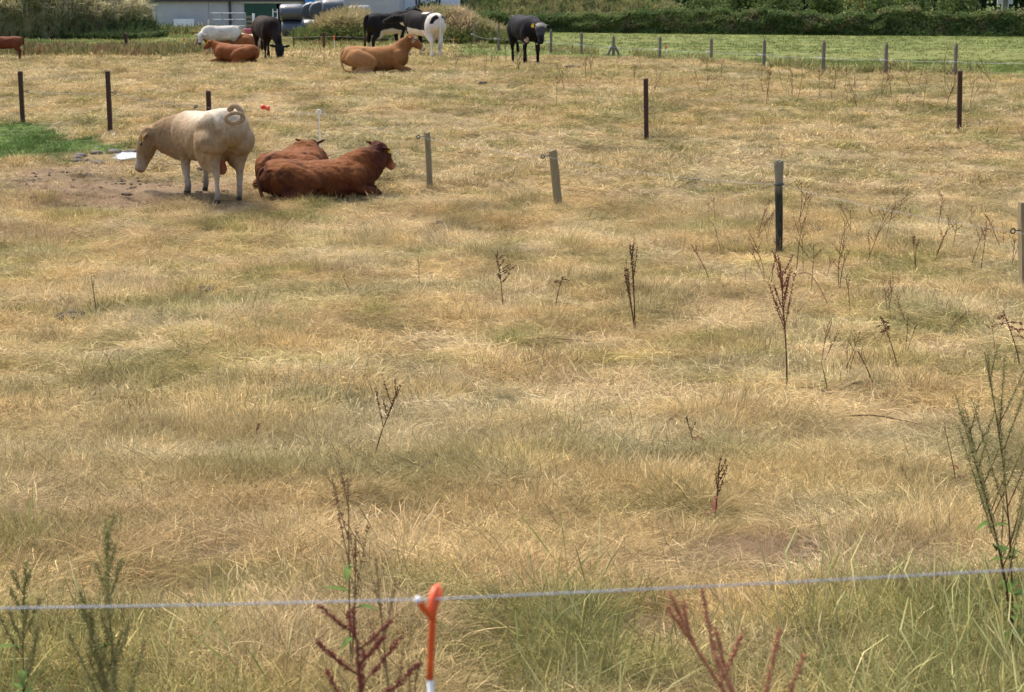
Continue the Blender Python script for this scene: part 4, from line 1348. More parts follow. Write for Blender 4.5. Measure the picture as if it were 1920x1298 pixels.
def loft(mb, S, hint=(0, 1, 0), sub=4, n=18, p=1.0):
    """S rows: x, y, z, side radius, up radius, down radius"""
    S = catmull([s if len(s) == 6 else (*s, s[-1]) for s in S], sub)
    S[:, 3:] = np.maximum(S[:, 3:], .004)
    hint = Vector(hint); vs = []; fs = []
    for i in range(len(S)):
        t = Vector(S[min(i + 1, len(S) - 1), :3] - S[max(i - 1, 0), :3]).normalized()
        side = (hint - t * hint.dot(t)).normalized()
        up = t.cross(side)
        for k in range(n):
            th = 2 * math.pi * k / n
            c, s = math.cos(th), math.sin(th)
            c2 = math.copysign(abs(c) ** p, c); s2 = math.copysign(abs(s) ** p, s)
            vs.append(Vector(S[i, :3]) + side * (c2 * S[i, 3]) + up * (s2 * (S[i, 4] if s > 0 else S[i, 5])))
    for i in range(len(S) - 1):
        for k in range(n):
            k2 = (k + 1) % n
            fs.append((i * n + k, i * n + k2, (i + 1) * n + k2, (i + 1) * n + k))
    fs.append(tuple(range(n - 1, -1, -1))); fs.append(tuple((len(S) - 1) * n + k for k in range(n)))
    mb.add(vs, fs)

def fur_mat(name, rough=.75):
    m, nt, b = base_mat(name, rough, .1)
    a = attr_node(nt, 'col')
    n = noise_node(nt, 26, 6, .75, (1, 1, .45)); n2 = noise_node(nt, 7, 4, .6)
    dark = mixrgb(nt, a.outputs['Color'], (.45, .40, .36), 1.0, 'MULTIPLY')
    c = mixrgb(nt, a.outputs['Color'], dark, ramp(nt, n, .48, .78))
    lt = mixrgb(nt, c, (1.2, 1.18, 1.12), 1.0, 'MULTIPLY')
    c = mixrgb(nt, c, lt, ramp(nt, n2, .5, .75))
    nt.links.new(c, b.inputs['Base Color'])
    bump(nt, b, n, .55, .02)
    return m
M_FUR = fur_mat('cattle_coat')
M_EYE = noisy('dark_eye', (.01, .008, .006), (.015, .01, .008), 20, .15, .6)
M_TAG = noisy('yellow_ear_tag', (.80, .50, .02), (.70, .42, .015), 30, .5, .4)

def nz(v): return Vector(v).normalized()

def cattle(label, loc, theta, scale, pose, neck, poll, hdir, hup, colfn, cat='cow', bulk=1.0, legbulk=1.0, thigh=1.0, vox=.022, headscale=1.0,
           tail='hang', tags=(1, 1), legs=None, rumpy=0.0, low=0.0, bull=False, udder=False, ear_drop=.15, roll=0.0, seed=1, fuzz=.006, bend=0.0):
    mb = MB()
    lie = pose == 'lie'
    dz = -.56 - low if lie else 0.0
    bk = bulk
    bw = 1.08 * bk if lie else bk
    T = [(-.95, 0, 1.12, .08, .10, .16), (-.90, 0, 1.10, .20 * bw, .17, .28), (-.74, 0, 1.06, .285 * bw, .245, .33), (-.50, 0, 1.02, .30 * bw, .285, .37),
         (-.15, 0, .985, .335 * bw, .295, .395), (.20, 0, .985, .325 * bw, .305, .385), (.48, 0, 1.0, .275 * bw, .335, .375), (.66, 0, .99, .225 * bw, .30, .345), (.80, 0, .95, .15 * bw, .20, .25), (.86, 0, .94, .08, .10, .12)]
    if bull:
        T = [(a, b, c, d * (1.16 if a < -.4 else 1.04), e * (1.10 if a < -.6 else 1.0), f * (1.16 if not lie else 1.0)) for a, b, c, d, e, f in T]
    if bull and not lie:
        T = [(a, b, c, d * (1.12 if .4 < a < .6 else (.93 if 0 < a < .4 else 1)), e, f) for a, b, c, d, e, f in T]
        T = [(a, b, c - .13 * a, d, e, f) for a, b, c, d, e, f in T]
    if lie:
        T = [(a, b + bend * a * a * .5, c + dz, d, e * .95, f * .98) for a, b, c, d, e, f in T]
    loft(mb, T, (0, 1, 0), 4, 22, .88)
    # neck
    loft(mb, neck, (0, 1, 0) if abs(nz(Vector(neck[-1][:3]) - Vector(neck[0][:3])).y) < .85 else (1, 0, 0), 4, 18, .95)
    # head
    P = Vector(poll); D = nz(hdir); U = nz(Vector(hup) - D * Vector(hup).dot(D)); Sd = D.cross(U)    # Sd = the animal's right
    hs = headscale
    prof = [(-.05, .01, .07, .06), (.0, .0, .105, .09), (.07, -.01, .122, .115), (.16, -.02, .122, .125), (.26, -.03, .098, .112), (.36, -.03, .078, .088), (.44, -.03, .078, .076), (.49, -.035, .068, .06), (.515, -.035, .04, .035)]
    loft(mb, [(*(P + D * (s * hs) + U * (u * hs)), a * hs, b * hs) for s, u, a, b in prof], Sd, 3, 16, .9)
    ears = []
    for s in (-1, 1):
        base = P + D * .05 * hs + Sd * (.085 * s * hs) + U * .02 * hs
        out = nz(Sd * s - D * .18 + Vector((0, 0, -ear_drop)))
        E = [(*(base - out * .02), .03, .022), (*(base + out * .05 * hs), .045, .020), (*(base + out * .12 * hs), .058, .019), (*(base + out * .19 * hs), .042, .016), (*(base + out * .235 * hs), .012, .010)]
        loft(mb, E, D * 1.0 + U * .2, 3, 12)
        ears.append((base + out * .13 * hs, out))
    # legs
    lb = legbulk; tk = 1.22 if bull else 1.0
    feet = []
    if not lie:
        lg = dict(fl=0, fr=0, hl=0, hr=0)
        if legs: lg.update(legs)
        for key, s in (('hl', 1), ('hr', -1)):
            d = lg[key]; y = .185 * bk * s
            loft(mb, [(-.70, y * .8, 1.12, .12 * bk, .16), (-.68, y, .95, .165 * bk * lb * thigh, .235 * lb * thigh), (-.60 + d * .15, y * 1.1, .78, .145 * bk * lb * thigh, .195 * lb * thigh), (-.64 + d * .3, y * 1.08, .64, .10 * lb * thigh * tk, .135 * lb * thigh * tk), (-.74 + d * .5, y * 1.02, .50, .062 * lb * (1 + (tk - 1) * .6), .078 * lb * (1 + (tk - 1) * .6)), (-.755 + d * .6, y, .42, .048 * lb, .062 * lb),
                      (-.735 + d * .8, y, .26, .041 * lb, .046 * lb), (-.735 + d * .95, y, .125, .050 * lb, .054 * lb), (-.715 + d, y, .06, .046 * lb, .052 * lb), (-.69 + d, y, 0, .058 * lb, .072 * lb)], (0, 1, 0), 4, 14)
            feet.append((-.69 + d, y))
        for key, s in (('fl', 1), ('fr', -1)):
            d = lg[key]; y = .165 * bk * s
            loft(mb, [(.50, y * .95, 1.10, .10 * bk, .16), (.52, y * 1.1, .92, .12 * bk * lb, .175 * lb), (.46 + d * .1, y * 1.08, .74, .10 * lb, .13 * lb), (.45 + d * .35, y, .58, .072 * lb, .088 * lb), (.47 + d * .6, y, .40, .055 * lb, .060 * lb), (.465 + d * .75, y, .28, .040 * lb, .043 * lb),
                      (.465 + d * .9, y, .13, .048 * lb, .052 * lb), (.49 + d, y, .06, .045 * lb, .05 * lb), (.515 + d, y, 0, .056 * lb, .068 * lb)], (0, 1, 0), 4, 14)
            feet.append((.515 + d, y))
    else:
        for s in (1, -1):
            k = 1.0 if s == 1 else .8
            y = .27 * bk * s
            # haunch, stifle, folded shank
            loft(mb, [(-.80, y * .8, .50 - low, .12, .18), (-.64, y * 1.15, .41 - low * .6, .17, .27), (-.38, y * 1.38, .35 - low * .4, .15, .23), (-.18, y * 1.5, .29 - low * .3, .105, .15), (-.12, y * 1.55, .17, .075, .09)], (0, 1, 0), 4, 14)
            loft(mb, [(-.15, y * 1.5, .18, .08, .10), (-.35, y * 1.62, .13, .075, .09), (-.58, y * 1.66, .09, .06, .065), (-.66, y * 1.64, .065, .055, .05), (-.50, y * 1.8, .05, .042, .042), (-.28, y * 1.9, .045, .042, .042), (-.14, y * 1.92, .04, .05, .045)], (0, 1, 0), 4, 12)
            # fore limb folded under
            loft(mb, [(.46, y * .75, .56 - low, .11, .20), (.52, y * 1.0, .40 - low * .6, .125, .18), (.50, y * 1.02, .24, .09, .12), (.60, y * 1.02, .14, .075, .085), (.80, y * .95, .085, .062, .07), (.88, y * .92, .08, .055, .06), (.80, y * .85, .05, .045, .045), (.62, y * .8, .04, .045, .04)], (0, 1, 0), 4, 14)
            feet.append((-.12, y * 1.92))
    if bull:
        if not lie:
            loft(mb, [(-.52, 0, .72, .06, .06), (-.54, 0, .60, .055, .05), (-.55, 0, .47, .075, .07), (-.55, 0, .40, .04, .04)], (0, 1, 0), 3, 12)
        # dewlap
        a = Vector(neck[0][:3]); b = Vector(neck[-1][:3])
        loft(mb, [(*(a + Vector((.15, 0, -.30 if not lie else -.22))), .05, .07), (*(a.lerp(b, .45) + Vector((.02, 0, -.20))), .04, .09), (*(b + Vector((0, 0, -.14))), .03, .04)], (0, 1, 0), 4, 10)
        if lie: loft(mb, [(.30, 0, 1.20 + dz, .10, .08), (.48, 0, 1.25 + dz, .14, .10), (.62, 0, 1.22 + dz, .10, .08)], (0, 1, 0), 3, 12)
    if udder:
        loft(mb, [(-.62, 0, .70, .10, .06), (-.48, 0, .60, .15, .12), (-.30, 0, .62, .12, .08)], (0, 1, 0), 3, 14)
        for xx, yy in ((-.54, .07), (-.54, -.07), (-.42, .07), (-.42, -.07)):
            loft(mb, [(xx, yy, .56, .03, .03), (xx, yy, .45, .024, .024), (xx, yy, .43, .018, .018)], (0, 1, 0), 2, 8)
    # hip and pin bones, spine
    for s in (1, -1):
        mb.ball((-.42, (.22 if bull else .20) * bw * s, 1.19 + dz * .98 + (.055 if bull and not lie else 0)), .075, 10, 7)
        mb.ball((-.86, .12 * bw * s, 1.11 + dz), .075, 10, 7)
    for v in mb.v:
        v *= scale
    root = empty('bull' if cat == 'bull' else 'cow', loc, theta, label, cat, 'cattle grazing and lying in the field')
    if roll: root.rotation_euler = (roll, 0, theta)
    tmp = mb.build('tmp_body', None)
    bm = bmesh.new(); bm.from_mesh(tmp.data); bmesh.ops.recalc_face_normals(bm, faces=bm.faces[:]); bm.to_mesh(tmp.data); bm.free()
    rm = tmp.modifiers.new('r', 'REMESH'); rm.mode = 'VOXEL'; rm.voxel_size = vox * scale
    s_ = tmp.modifiers.new('s', 'SMOOTH'); s_.iterations = 7; s_.factor = .5
    dg = bpy.context.evaluated_depsgraph_get(); dg.update()
    me = bpy.data.meshes.new_from_object(tmp.evaluated_get(dg))
    bpy.data.objects.remove(tmp)
    me.name = 'body'
    n = len(me.vertices)
    co = np.empty(n * 3, np.float32); me.vertices.foreach_get('co', co); co = co.reshape(-1, 3).astype(float)
    no = np.empty(n * 3, np.float32); me.vertices.foreach_get('normal', no); no = no.reshape(-1, 3)
    q = co / scale
    ne = len(me.edges); ed = np.empty(ne * 2, np.int32); me.edges.foreach_get('vertices', ed); ed = ed.reshape(-1, 2)
    deg = np.maximum(np.bincount(ed.ravel(), minlength=n), 1)
    hp = np.clip((q - np.array(P)) @ np.array(D) / hs, -.12, .55)
    hdist = np.linalg.norm(q - (np.array(P) + hp[:, None] * np.array(D) * hs), axis=1)
    wsm = smooth(.17, .30, hdist) * (smooth(.52, .72, q[:, 2]) if not lie else smooth(.10, .26, q[:, 2])) * .6
    for _ in range(10 if lie else (9 if bull else 18)):
        av = np.stack([np.bincount(ed[:, 0], co[ed[:, 1], k], n) + np.bincount(ed[:, 1], co[ed[:, 0], k], n) for k in range(3)], 1) / deg[:, None]
        co = co + (av - co) * wsm[:, None]
    q = co / scale
    k1 = vnoise3(q + seed, 5.0, seed) - .5; k2 = vnoise3(q + seed, 16.0, seed + 3) - .5; k3 = vnoise3(q, 38., seed + 8) - .5
    co = co + no * (k1 * .048 + k2 * fuzz * 2.0 + k3 * fuzz * 1.4)[:, None] * scale
    if not lie:
        hh = q[:, 2] < .035
        co[hh, 2] = np.maximum(co[hh, 2], 0.0)
    me.vertices.foreach_set('co', co.astype(np.float32).ravel())
    headt = (q - np.array(P)) @ np.array(D) / hs
    headd = np.linalg.norm(q - (np.array(P) + np.clip(headt, -.05, .5)[:, None] * np.array(D) * hs), axis=1)
    Cc = colfn(q, no, headt, headd, lie)
    Cc = np.asarray(Cc)
    if not lie:
        hf = smooth(.075, .05, q[:, 2])
        Cc = lerp(Cc, np.array((.045, .04, .035)), hf)
    earm = np.zeros(n)
    a = me.color_attributes.new('col', 'FLOAT_COLOR', 'POINT')
    c4 = np.ones((n, 4), np.float32); c4[:, :3] = Cc
    a.data.foreach_set('color', c4.ravel())
    me.materials.clear(); me.materials.append(M_FUR)
    me.polygons.foreach_set('use_smooth', np.ones(len(me.polygons), bool))
    body = bpy.data.objects.new('body', me); link(body, root)
    # eyes, tags
    for s in (-1, 1):
        MB().ball((P + D * .165 * hs + Sd * (.112 * s * hs) + U * .035 * hs) * scale, .021 * scale, 8, 6).build('eye', M_EYE, root, True)
    for (e, out), s, on in zip(ears, (-1, 1), tags):
        if on:
            rot = Matrix((D, out, D.cross(out))).transposed()
            V = [(-.035, -.01, .0), (.035, -.01, .0), (.022, -.065, 0), (-.022, -.065, 0)]
            mb2 = MB()
            up = Vector((0, 0, 1)); fwd = U
            ax = nz(out); dn = nz(Vector((0, 0, -1)) - ax * (-ax.z) + D * .3); nrm = ax.cross(dn)
            pos = e + U * .012
            pts = []
            for sgn in (-.004, .004):
                for (u_, w_) in ((-.012, -.02), (.012, -.02), (.036, .03), (.034, .085), (-.034, .085), (-.036, .03)):
                    pts.append((pos + ax * u_ + dn * w_ + nrm * (sgn) + U * .014) * scale)
            mb2.add(pts, [(5, 4, 3, 2, 1, 0), (6, 7, 8, 9, 10, 11)] + [(k, (k + 1) % 6, 6 + (k + 1) % 6, 6 + k) for k in range(6)])
            mb2.build('ear_tag', M_TAG, root)
    # tail
    tm = MB()
    tz = 1.16 + dz
    if tail == 'curl':
        pts = [(-.90, 0, 1.38), (-.96, -.03, 1.45), (-1.03, -.08, 1.43), (-1.08, -.12, 1.33)]
        c = Vector((-1.10, 0.02, 1.27))
        for k in range(1, 15):
            a_ = -.9 - k * .5
            pts.append((c.x - .008 * k * .4, c.y - .14 * math.cos(a_ + .9) , c.z + .075 * math.sin(a_ + .9) + .02))
        rad = [.05, .046, .042, .036] + [.034 - .0008 * k for k in range(14)]
    elif tail == 'hang':
        pts = [(-.88, 0, tz + .05), (-.97, 0, tz + .02), (-1.01, .01, tz - .15), (-1.0, .02, tz - .45), (-.99, .02, tz - .62), (-.985, .03, tz - .70), (-.98, .04, tz - .86), (-.98, .04, tz - .93)]
        rad = [.05, .04, .032, .024, .022, .04, .045, .012]
    else:   # lying: along the haunch
        s = tail
        pts = [(-.86, 0, tz), (-.97, .0 * s, tz - .05), (-1.0, .06 * s, tz - .22), (-.98, .16 * s, tz - .40), (-.93, .28 * s, tz - .50), (-.80, .40 * s, .05), (-.62, .48 * s, .03)]
        rad = [.05, .04, .034, .028, .026, .04, .012]
    pts = [Vector(p) * scale for p in catmull([(*p, 0) for p in pts], 3)[:, :3]]
    rad = np.interp(np.linspace(0, 1, len(pts)), np.linspace(0, 1, len(rad)), rad) * scale
    tm.tube(pts, list(rad), 10)
    to = tm.build('tail', M_FUR, root, True)
    a = to.data.color_attributes.new('col', 'FLOAT_COLOR', 'POINT')
    nv = len(to.data.vertices)
    tq = np.array([[-.95, 0, 1.1 + dz]] * nv); tn = np.tile((-1., 0, 0), (nv, 1))
    tc = np.asarray(colfn(tq, tn, np.full(nv, -3.), np.full(nv, 3.), lie))
    ti = np.linspace(0, 1, nv)
    if tail != 'curl': tc = lerp(tc, tc * .55, smooth(.6, .85, ti))
    c4 = np.ones((nv, 4), np.float32); c4[:, :3] = tc
    a.data.foreach_set('color', c4.ravel())
    return root

def muzzle(C, ht, hd, colr, t0=.40, t1=.47):
    return lerp(C, np.array(colr), smooth(t0, t1, ht) * (hd < .16))

def solid(base, under=None, top=None, muz=(.12, .08, .07), face=None, legc=None):
    base = np.array(base)
    def f(q, no, ht, hd, lie):
        n = len(q)
        nn = vnoise3(q, 3.1, 7) - .5; n2 = vnoise3(q, 9.0, 17) - .5
        C = base[None, :] * (1 + .35 * nn + .28 * n2)[:, None]
        zr = q[:, 2] + (.56 if lie else 0)
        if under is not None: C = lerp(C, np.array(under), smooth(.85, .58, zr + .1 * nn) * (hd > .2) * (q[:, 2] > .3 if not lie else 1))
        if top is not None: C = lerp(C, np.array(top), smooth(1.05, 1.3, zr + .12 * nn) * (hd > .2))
        if legc is not None: C = lerp(C, np.array(legc), smooth(.62, .3, zr + .15 * nn) * (0 if lie else 1) * (hd > .2))
        if face is not None: C = lerp(C, np.array(face), smooth(.22, .12, hd) * smooth(-.06, .05, ht))
        return muzzle(np.clip(C, 0.004, .85), ht, hd, muz)
    return f

# cream bull --------------------------------------------------------
def cream(q, no, ht, hd, lie):
    nn = vnoise3(q, 2.6, 3) - .5; n2 = vnoise3(q, 7.5, 13) - .5
    tan = np.array((.235, .150, .076)); cr = np.array((.37, .285, .185)); wh = np.array((.52, .45, .345)); dirt = np.array((.15, .10, .055))
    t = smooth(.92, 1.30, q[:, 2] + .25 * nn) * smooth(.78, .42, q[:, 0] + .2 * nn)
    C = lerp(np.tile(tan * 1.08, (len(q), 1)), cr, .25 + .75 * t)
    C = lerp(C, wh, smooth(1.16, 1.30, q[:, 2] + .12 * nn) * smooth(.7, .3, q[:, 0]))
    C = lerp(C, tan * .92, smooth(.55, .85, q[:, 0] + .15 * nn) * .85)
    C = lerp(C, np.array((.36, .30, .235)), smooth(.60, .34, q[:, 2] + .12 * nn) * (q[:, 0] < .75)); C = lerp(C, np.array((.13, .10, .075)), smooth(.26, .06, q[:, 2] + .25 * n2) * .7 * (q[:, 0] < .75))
    C = lerp(C, dirt, .55 * smooth(.1, .28, n2 + .5 * nn) * smooth(-.35, -.8, q[:, 0]))
    C = lerp(C, np.array((.30, .10, .06)), (np.abs(q[:, 1]) < .085) * (q[:, 2] < .62) * (np.abs(q[:, 0] + .55) < .11))
    C = lerp(C, tan * .75, .5 * smooth(.06, .22, n2 + .6 * nn) * smooth(1.28, 1.1, q[:, 2]))
    C = C * (1 + .32 * n2)[:, None]
    C = lerp(C, np.array((.36, .295, .225)), .7 * smooth(.26, .44, ht) * (hd < .17))
    return lerp(C, np.array((.16, .10, .08)), smooth(.46, .50, ht) * (hd < .17))

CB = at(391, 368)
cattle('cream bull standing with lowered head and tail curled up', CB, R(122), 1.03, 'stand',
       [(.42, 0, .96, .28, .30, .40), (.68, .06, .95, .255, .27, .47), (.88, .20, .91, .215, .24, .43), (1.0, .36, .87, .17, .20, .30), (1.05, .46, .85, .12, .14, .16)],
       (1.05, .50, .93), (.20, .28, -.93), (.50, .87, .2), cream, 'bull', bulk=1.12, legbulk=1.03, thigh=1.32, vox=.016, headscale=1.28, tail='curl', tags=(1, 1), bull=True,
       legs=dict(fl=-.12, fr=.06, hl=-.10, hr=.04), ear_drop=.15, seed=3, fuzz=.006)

# two dark red bulls lying side by side -----------------------------
def redbull(q, no, ht, hd, lie):
    nn = vnoise3(q, 3.0, 23) - .5; n2 = vnoise3(q, 8.5, 27) - .5; n3 = vnoise3(q, 20., 29) - .5
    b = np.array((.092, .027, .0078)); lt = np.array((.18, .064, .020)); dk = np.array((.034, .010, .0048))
    C = lerp(np.tile(b, (len(q), 1)), lt, smooth(.22, .52, q[:, 2] + .3 * nn) * smooth(1.0, .4, q[:, 0]))  # lit back painted in as a lighter coat, lower body left dark
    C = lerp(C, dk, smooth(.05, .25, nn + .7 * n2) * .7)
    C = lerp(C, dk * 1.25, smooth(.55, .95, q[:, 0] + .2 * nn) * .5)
    C = C * (1 + .75 * n3 + .4 * n2)[:, None]
    C = lerp(C, np.array((.28, .12, .06)), smooth(.30, .42, ht) * (hd < .17))
    return lerp(np.clip(C, .01, 1), np.array((.42, .27, .21)), smooth(.45, .49, ht) * (hd < .17))

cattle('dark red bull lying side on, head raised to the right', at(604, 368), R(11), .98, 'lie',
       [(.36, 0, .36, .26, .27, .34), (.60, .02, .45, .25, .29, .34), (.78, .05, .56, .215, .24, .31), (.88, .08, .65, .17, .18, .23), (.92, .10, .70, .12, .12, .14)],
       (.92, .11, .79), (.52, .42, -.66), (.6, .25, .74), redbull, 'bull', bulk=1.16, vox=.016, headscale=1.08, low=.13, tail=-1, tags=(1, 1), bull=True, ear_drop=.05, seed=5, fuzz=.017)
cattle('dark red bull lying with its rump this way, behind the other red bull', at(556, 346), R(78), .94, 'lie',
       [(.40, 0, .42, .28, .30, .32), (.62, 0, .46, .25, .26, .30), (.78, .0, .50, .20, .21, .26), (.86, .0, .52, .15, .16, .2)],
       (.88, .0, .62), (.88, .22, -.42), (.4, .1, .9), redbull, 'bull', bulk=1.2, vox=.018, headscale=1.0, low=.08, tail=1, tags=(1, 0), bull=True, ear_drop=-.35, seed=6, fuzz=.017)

# tan cow lying ------------------------------------------------------
def tancow(q, no, ht, hd, lie):
    nn = vnoise3(q, 2.8, 43) - .5; n2 = vnoise3(q, 8.0, 47) - .5
    b = np.array((.235, .102, .034)); lt = np.array((.31, .155, .062)); rd = np.array((.155, .057, .020))
    C = lerp(np.tile(b, (len(q), 1)), lt, smooth(.3, -.5, q[:, 0] + .5 * nn) * .7)
    C = lerp(C, rd, smooth(.55, .9, q[:, 0] + .2 * nn) * .55)
    C = lerp(C, np.array((.38, .27, .16)), smooth(.12, .04, q[:, 2]) * .7)
    C = C * (1 + .25 * nn + .15 * n2)[:, None]
    C = lerp(C, np.array((.55, .40, .26)), smooth(.40, .44, ht) * (hd < .17))
    C = lerp(C, np.array((.6, .45, .32)), np.exp(-((ht - .16) / .03) ** 2) * (hd < .15) * .5)
    return lerp(C, np.array((.07, .05, .05)), smooth(.475, .50, ht) * (hd < .17))
cattle('tan cow lying side on before the black and white pair', at(708, 136), R(9), 1.07, 'lie',
       [(.42, 0, .50, .22, .26, .28), (.62, 0, .64, .18, .21, .28), (.76, 0, .78, .14, .18, .24), (.84, 0, .88, .11, .14, .17)],
       (.86, 0, .97), (.80, -.12, -.55), (.52, 0, .82), tancow, 'cow', bulk=1.0, vox=.020, headscale=1.15, tail=-1, tags=(0, 0), seed=9, fuzz=.004, ear_drop=.2)

# black and white pair ----------------------------------------------
def holstein_left(q, no, ht, hd, lie):
    nn = vnoise3(q, 2.2, 61) - .5
    bl = np.array((.009, .008, .008)); wh = np.array((.50, .44, .37))
    C = np.tile(bl, (len(q), 1)) * (1 + .5 * nn)[:, None]
    belly = smooth(.80, .76, q[:, 2] + .10 * np.abs(q[:, 0] + .1) + .25 * nn) * (q[:, 0] > -.62) * (q[:, 0] < .36) * (q[:, 2] > .45)
    C = lerp(C, wh * .9, belly)
    legs_ = smooth(.40, .34, q[:, 2] + .1 * nn) * (q[:, 1] > 0)
    C = lerp(C, wh * .8, legs_ * .8)
    C = lerp(C, wh * .9, (q[:, 0] > .72) * (q[:, 2] < .95) * (hd > .2) * smooth(-.05, .05, nn + .05))
    return muzzle(C, ht, hd, (.03, .025, .025))
def holstein_right(q, no, ht, hd, lie):
    nn = vnoise3(q, 2.4, 71) - .5; n2 = vnoise3(q, 8, 75) - .5
    bl = np.array((.009, .008, .008)); wh = np.array((.60, .54, .47))
    x = q[:, 0] + .22 * nn + .05 * n2; z = q[:, 2] + .22 * nn + .04 * n2
    black = (x > -.66) & (z > .76) & (x < .62)
    black |= (x > .36) & (z > .4) & (x < .7)
    black |= (x > -.90) & (x < -.82) & (z > 1.0)
    black &= ~((x > -.50) & (x < -.20) & (z > 1.245))
    black |= (hd < .2) | (x > .62) & (z > .9)
    C = np.where(black[:, None], bl[None, :], wh[None, :] * (1 + .12 * n2)[:, None])
    C = lerp(C, wh * np.array((.95, .75, .62)), ((q[:, 2] < .72) & (np.abs(q[:, 1]) < .14) & (np.abs(q[:, 0] + .45) < .22)).astype(float) * .7)
    blaze = np.exp(-((ht - .1) / .06) ** 2) * (hd < .16) * .0
    return muzzle(C, ht, hd, (.03, .025, .025))
pL = at(729, 100); pR = at(793, 106)
cattle('black cow with white belly, head raised over the other cow', pL, R(46), 1.24, 'stand',
       [(.48, 0, 1.06, .20, .25, .28), (.72, -.03, 1.14, .16, .20, .26), (.92, -.08, 1.24, .12, .16, .2), (1.02, -.11, 1.30, .09, .11, .12)],
       (1.02, -.12, 1.36), (.62, .55, -.55), (.45, .2, .85), holstein_left, 'cow', bulk=1.0, vox=.024, tail='hang', tags=(0, 0), udder=True, legs=dict(hl=.10, hr=-.12, fl=.05, fr=-.05), seed=12, fuzz=.003)
cattle('black and white cow with white rump, nuzzling the black cow', pR, R(124), 1.27, 'stand',
       [(.48, 0, 1.04, .20, .25, .28), (.72, .06, 1.05, .16, .20, .25), (.90, .14, 1.05, .125, .16, .2), (1.0, .2, 1.05, .09, .11, .12)],
       (1.0, .2, 1.10), (.55, .72, -.22), (.3, .05, .95), holstein_right, 'cow', bulk=1.0, vox=.024, tail='hang', tags=(0, 0), udder=True, legs=dict(hl=-.08, hr=.1, fl=.04, fr=-.1), seed=14, fuzz=.003)

# blue black cow facing the camera ----------------------------------
def bluecow(q, no, ht, hd, lie):
    nn = vnoise3(q, 2.6, 81) - .5; n2 = vnoise3(q, 14, 83) - .5
    C = np.tile(np.array((.0075, .0073, .009)), (len(q), 1)) * (1 + .8 * n2 + .6 * nn)[:, None]
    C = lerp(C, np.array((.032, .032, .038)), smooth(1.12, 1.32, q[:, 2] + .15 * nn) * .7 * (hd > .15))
    C = lerp(C, np.array((.42, .38, .30)), smooth(-.03, .02, ht) * smooth(.14, .06, ht) * (hd < .16) * (.6 + nn))
    C = lerp(C, np.array((.045, .045, .052)), smooth(.1, .14, ht) * smooth(.36, .28, ht) * (hd < .16) * smooth(-.1, .15, n2 + nn))
    C = lerp(C, np.array((.45, .40, .36)), ((np.abs(q[:, 2] - .66) < .10) & (q[:, 0] > .45) & (q[:, 0] < .95) & (hd > .2)) * smooth(.0, .12, nn + n2))
    return muzzle(np.clip(C, .006, 1), ht, hd, (.015, .014, .016))
cattle('blue black cow standing face on with a pale forehead', at(987, 120), R(-74), 1.18, 'stand',
       [(.48, 0, 1.04, .22, .26, .32), (.72, .02, 1.05, .18, .21, .30), (.92, .05, 1.06, .14, .17, .22), (1.04, .07, 1.07, .10, .12, .14)],
       (1.08, .08, 1.13), (.42, -.10, -.90), (.9, 0, .42), bluecow, 'cow', bulk=1.04, vox=.022, headscale=1.08, tail='hang', tags=(0, 1), legs=dict(fl=.06, fr=-.06, hl=-.05, hr=.05), ear_drop=.1, seed=16, fuzz=.004)

# dark brown cow grazing ---------------------------------------------
def darkbrown(q, no, ht, hd, lie):
    nn = vnoise3(q, 2.6, 91) - .5; n2 = vnoise3(q, 12, 93) - .5
    C = np.tile(np.array((.011, .0065, .0055)), (len(q), 1)) * (1 + .6 * nn + .5 * n2)[:, None]
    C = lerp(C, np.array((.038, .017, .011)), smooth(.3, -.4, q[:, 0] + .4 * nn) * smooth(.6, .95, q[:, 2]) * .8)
    C = lerp(C, np.array((.008, .008, .009)), smooth(.3, .12, hd))
    return muzzle(np.clip(C, .004, 1), ht, hd, (.012, .012, .013))
cattle('dark brown cow grazing head down in front of the bales', at(503, 112), R(-70), 1.16, 'stand',
       [(.46, 0, 1.03, .21, .26, .30), (.74, .04, .90, .165, .20, .26), (.94, .08, .70, .13, .16, .2), (1.04, .11, .53, .10, .12, .14)],
       (1.06, .12, .50), (.30, -.05, -.92), (.92, 0, .32), darkbrown, 'cow', bulk=1.06, vox=.022, headscale=1.08, tail='hang', tags=(0, 0), legs=dict(fl=.10, fr=-.10, hl=-.10, hr=.08), ear_drop=.0, seed=18, fuzz=.004)

# white cow in the tall weeds -----------------------------------------
cattle('white cow standing in the tall weeds by the shed', on_ground(413, 75), R(208), .86, 'stand',
       [(.46, 0, 1.02, .21, .25, .28), (.70, .03, .98, .17, .20, .24), (.86, .1, .95, .135, .16, .18), (.94, .17, .93, .10, .11, .12)],
       (.95, .2, .98), (.30, .50, -.80), (.45, .65, .6),
       solid((.44, .42, .37), under=(.30, .265, .215), muz=(.04, .04, .04), face=(.36, .34, .315)), 'cow', bulk=1.05, vox=.026, headscale=1.1, tail='hang', tags=(0, 0), seed=20, fuzz=.003)
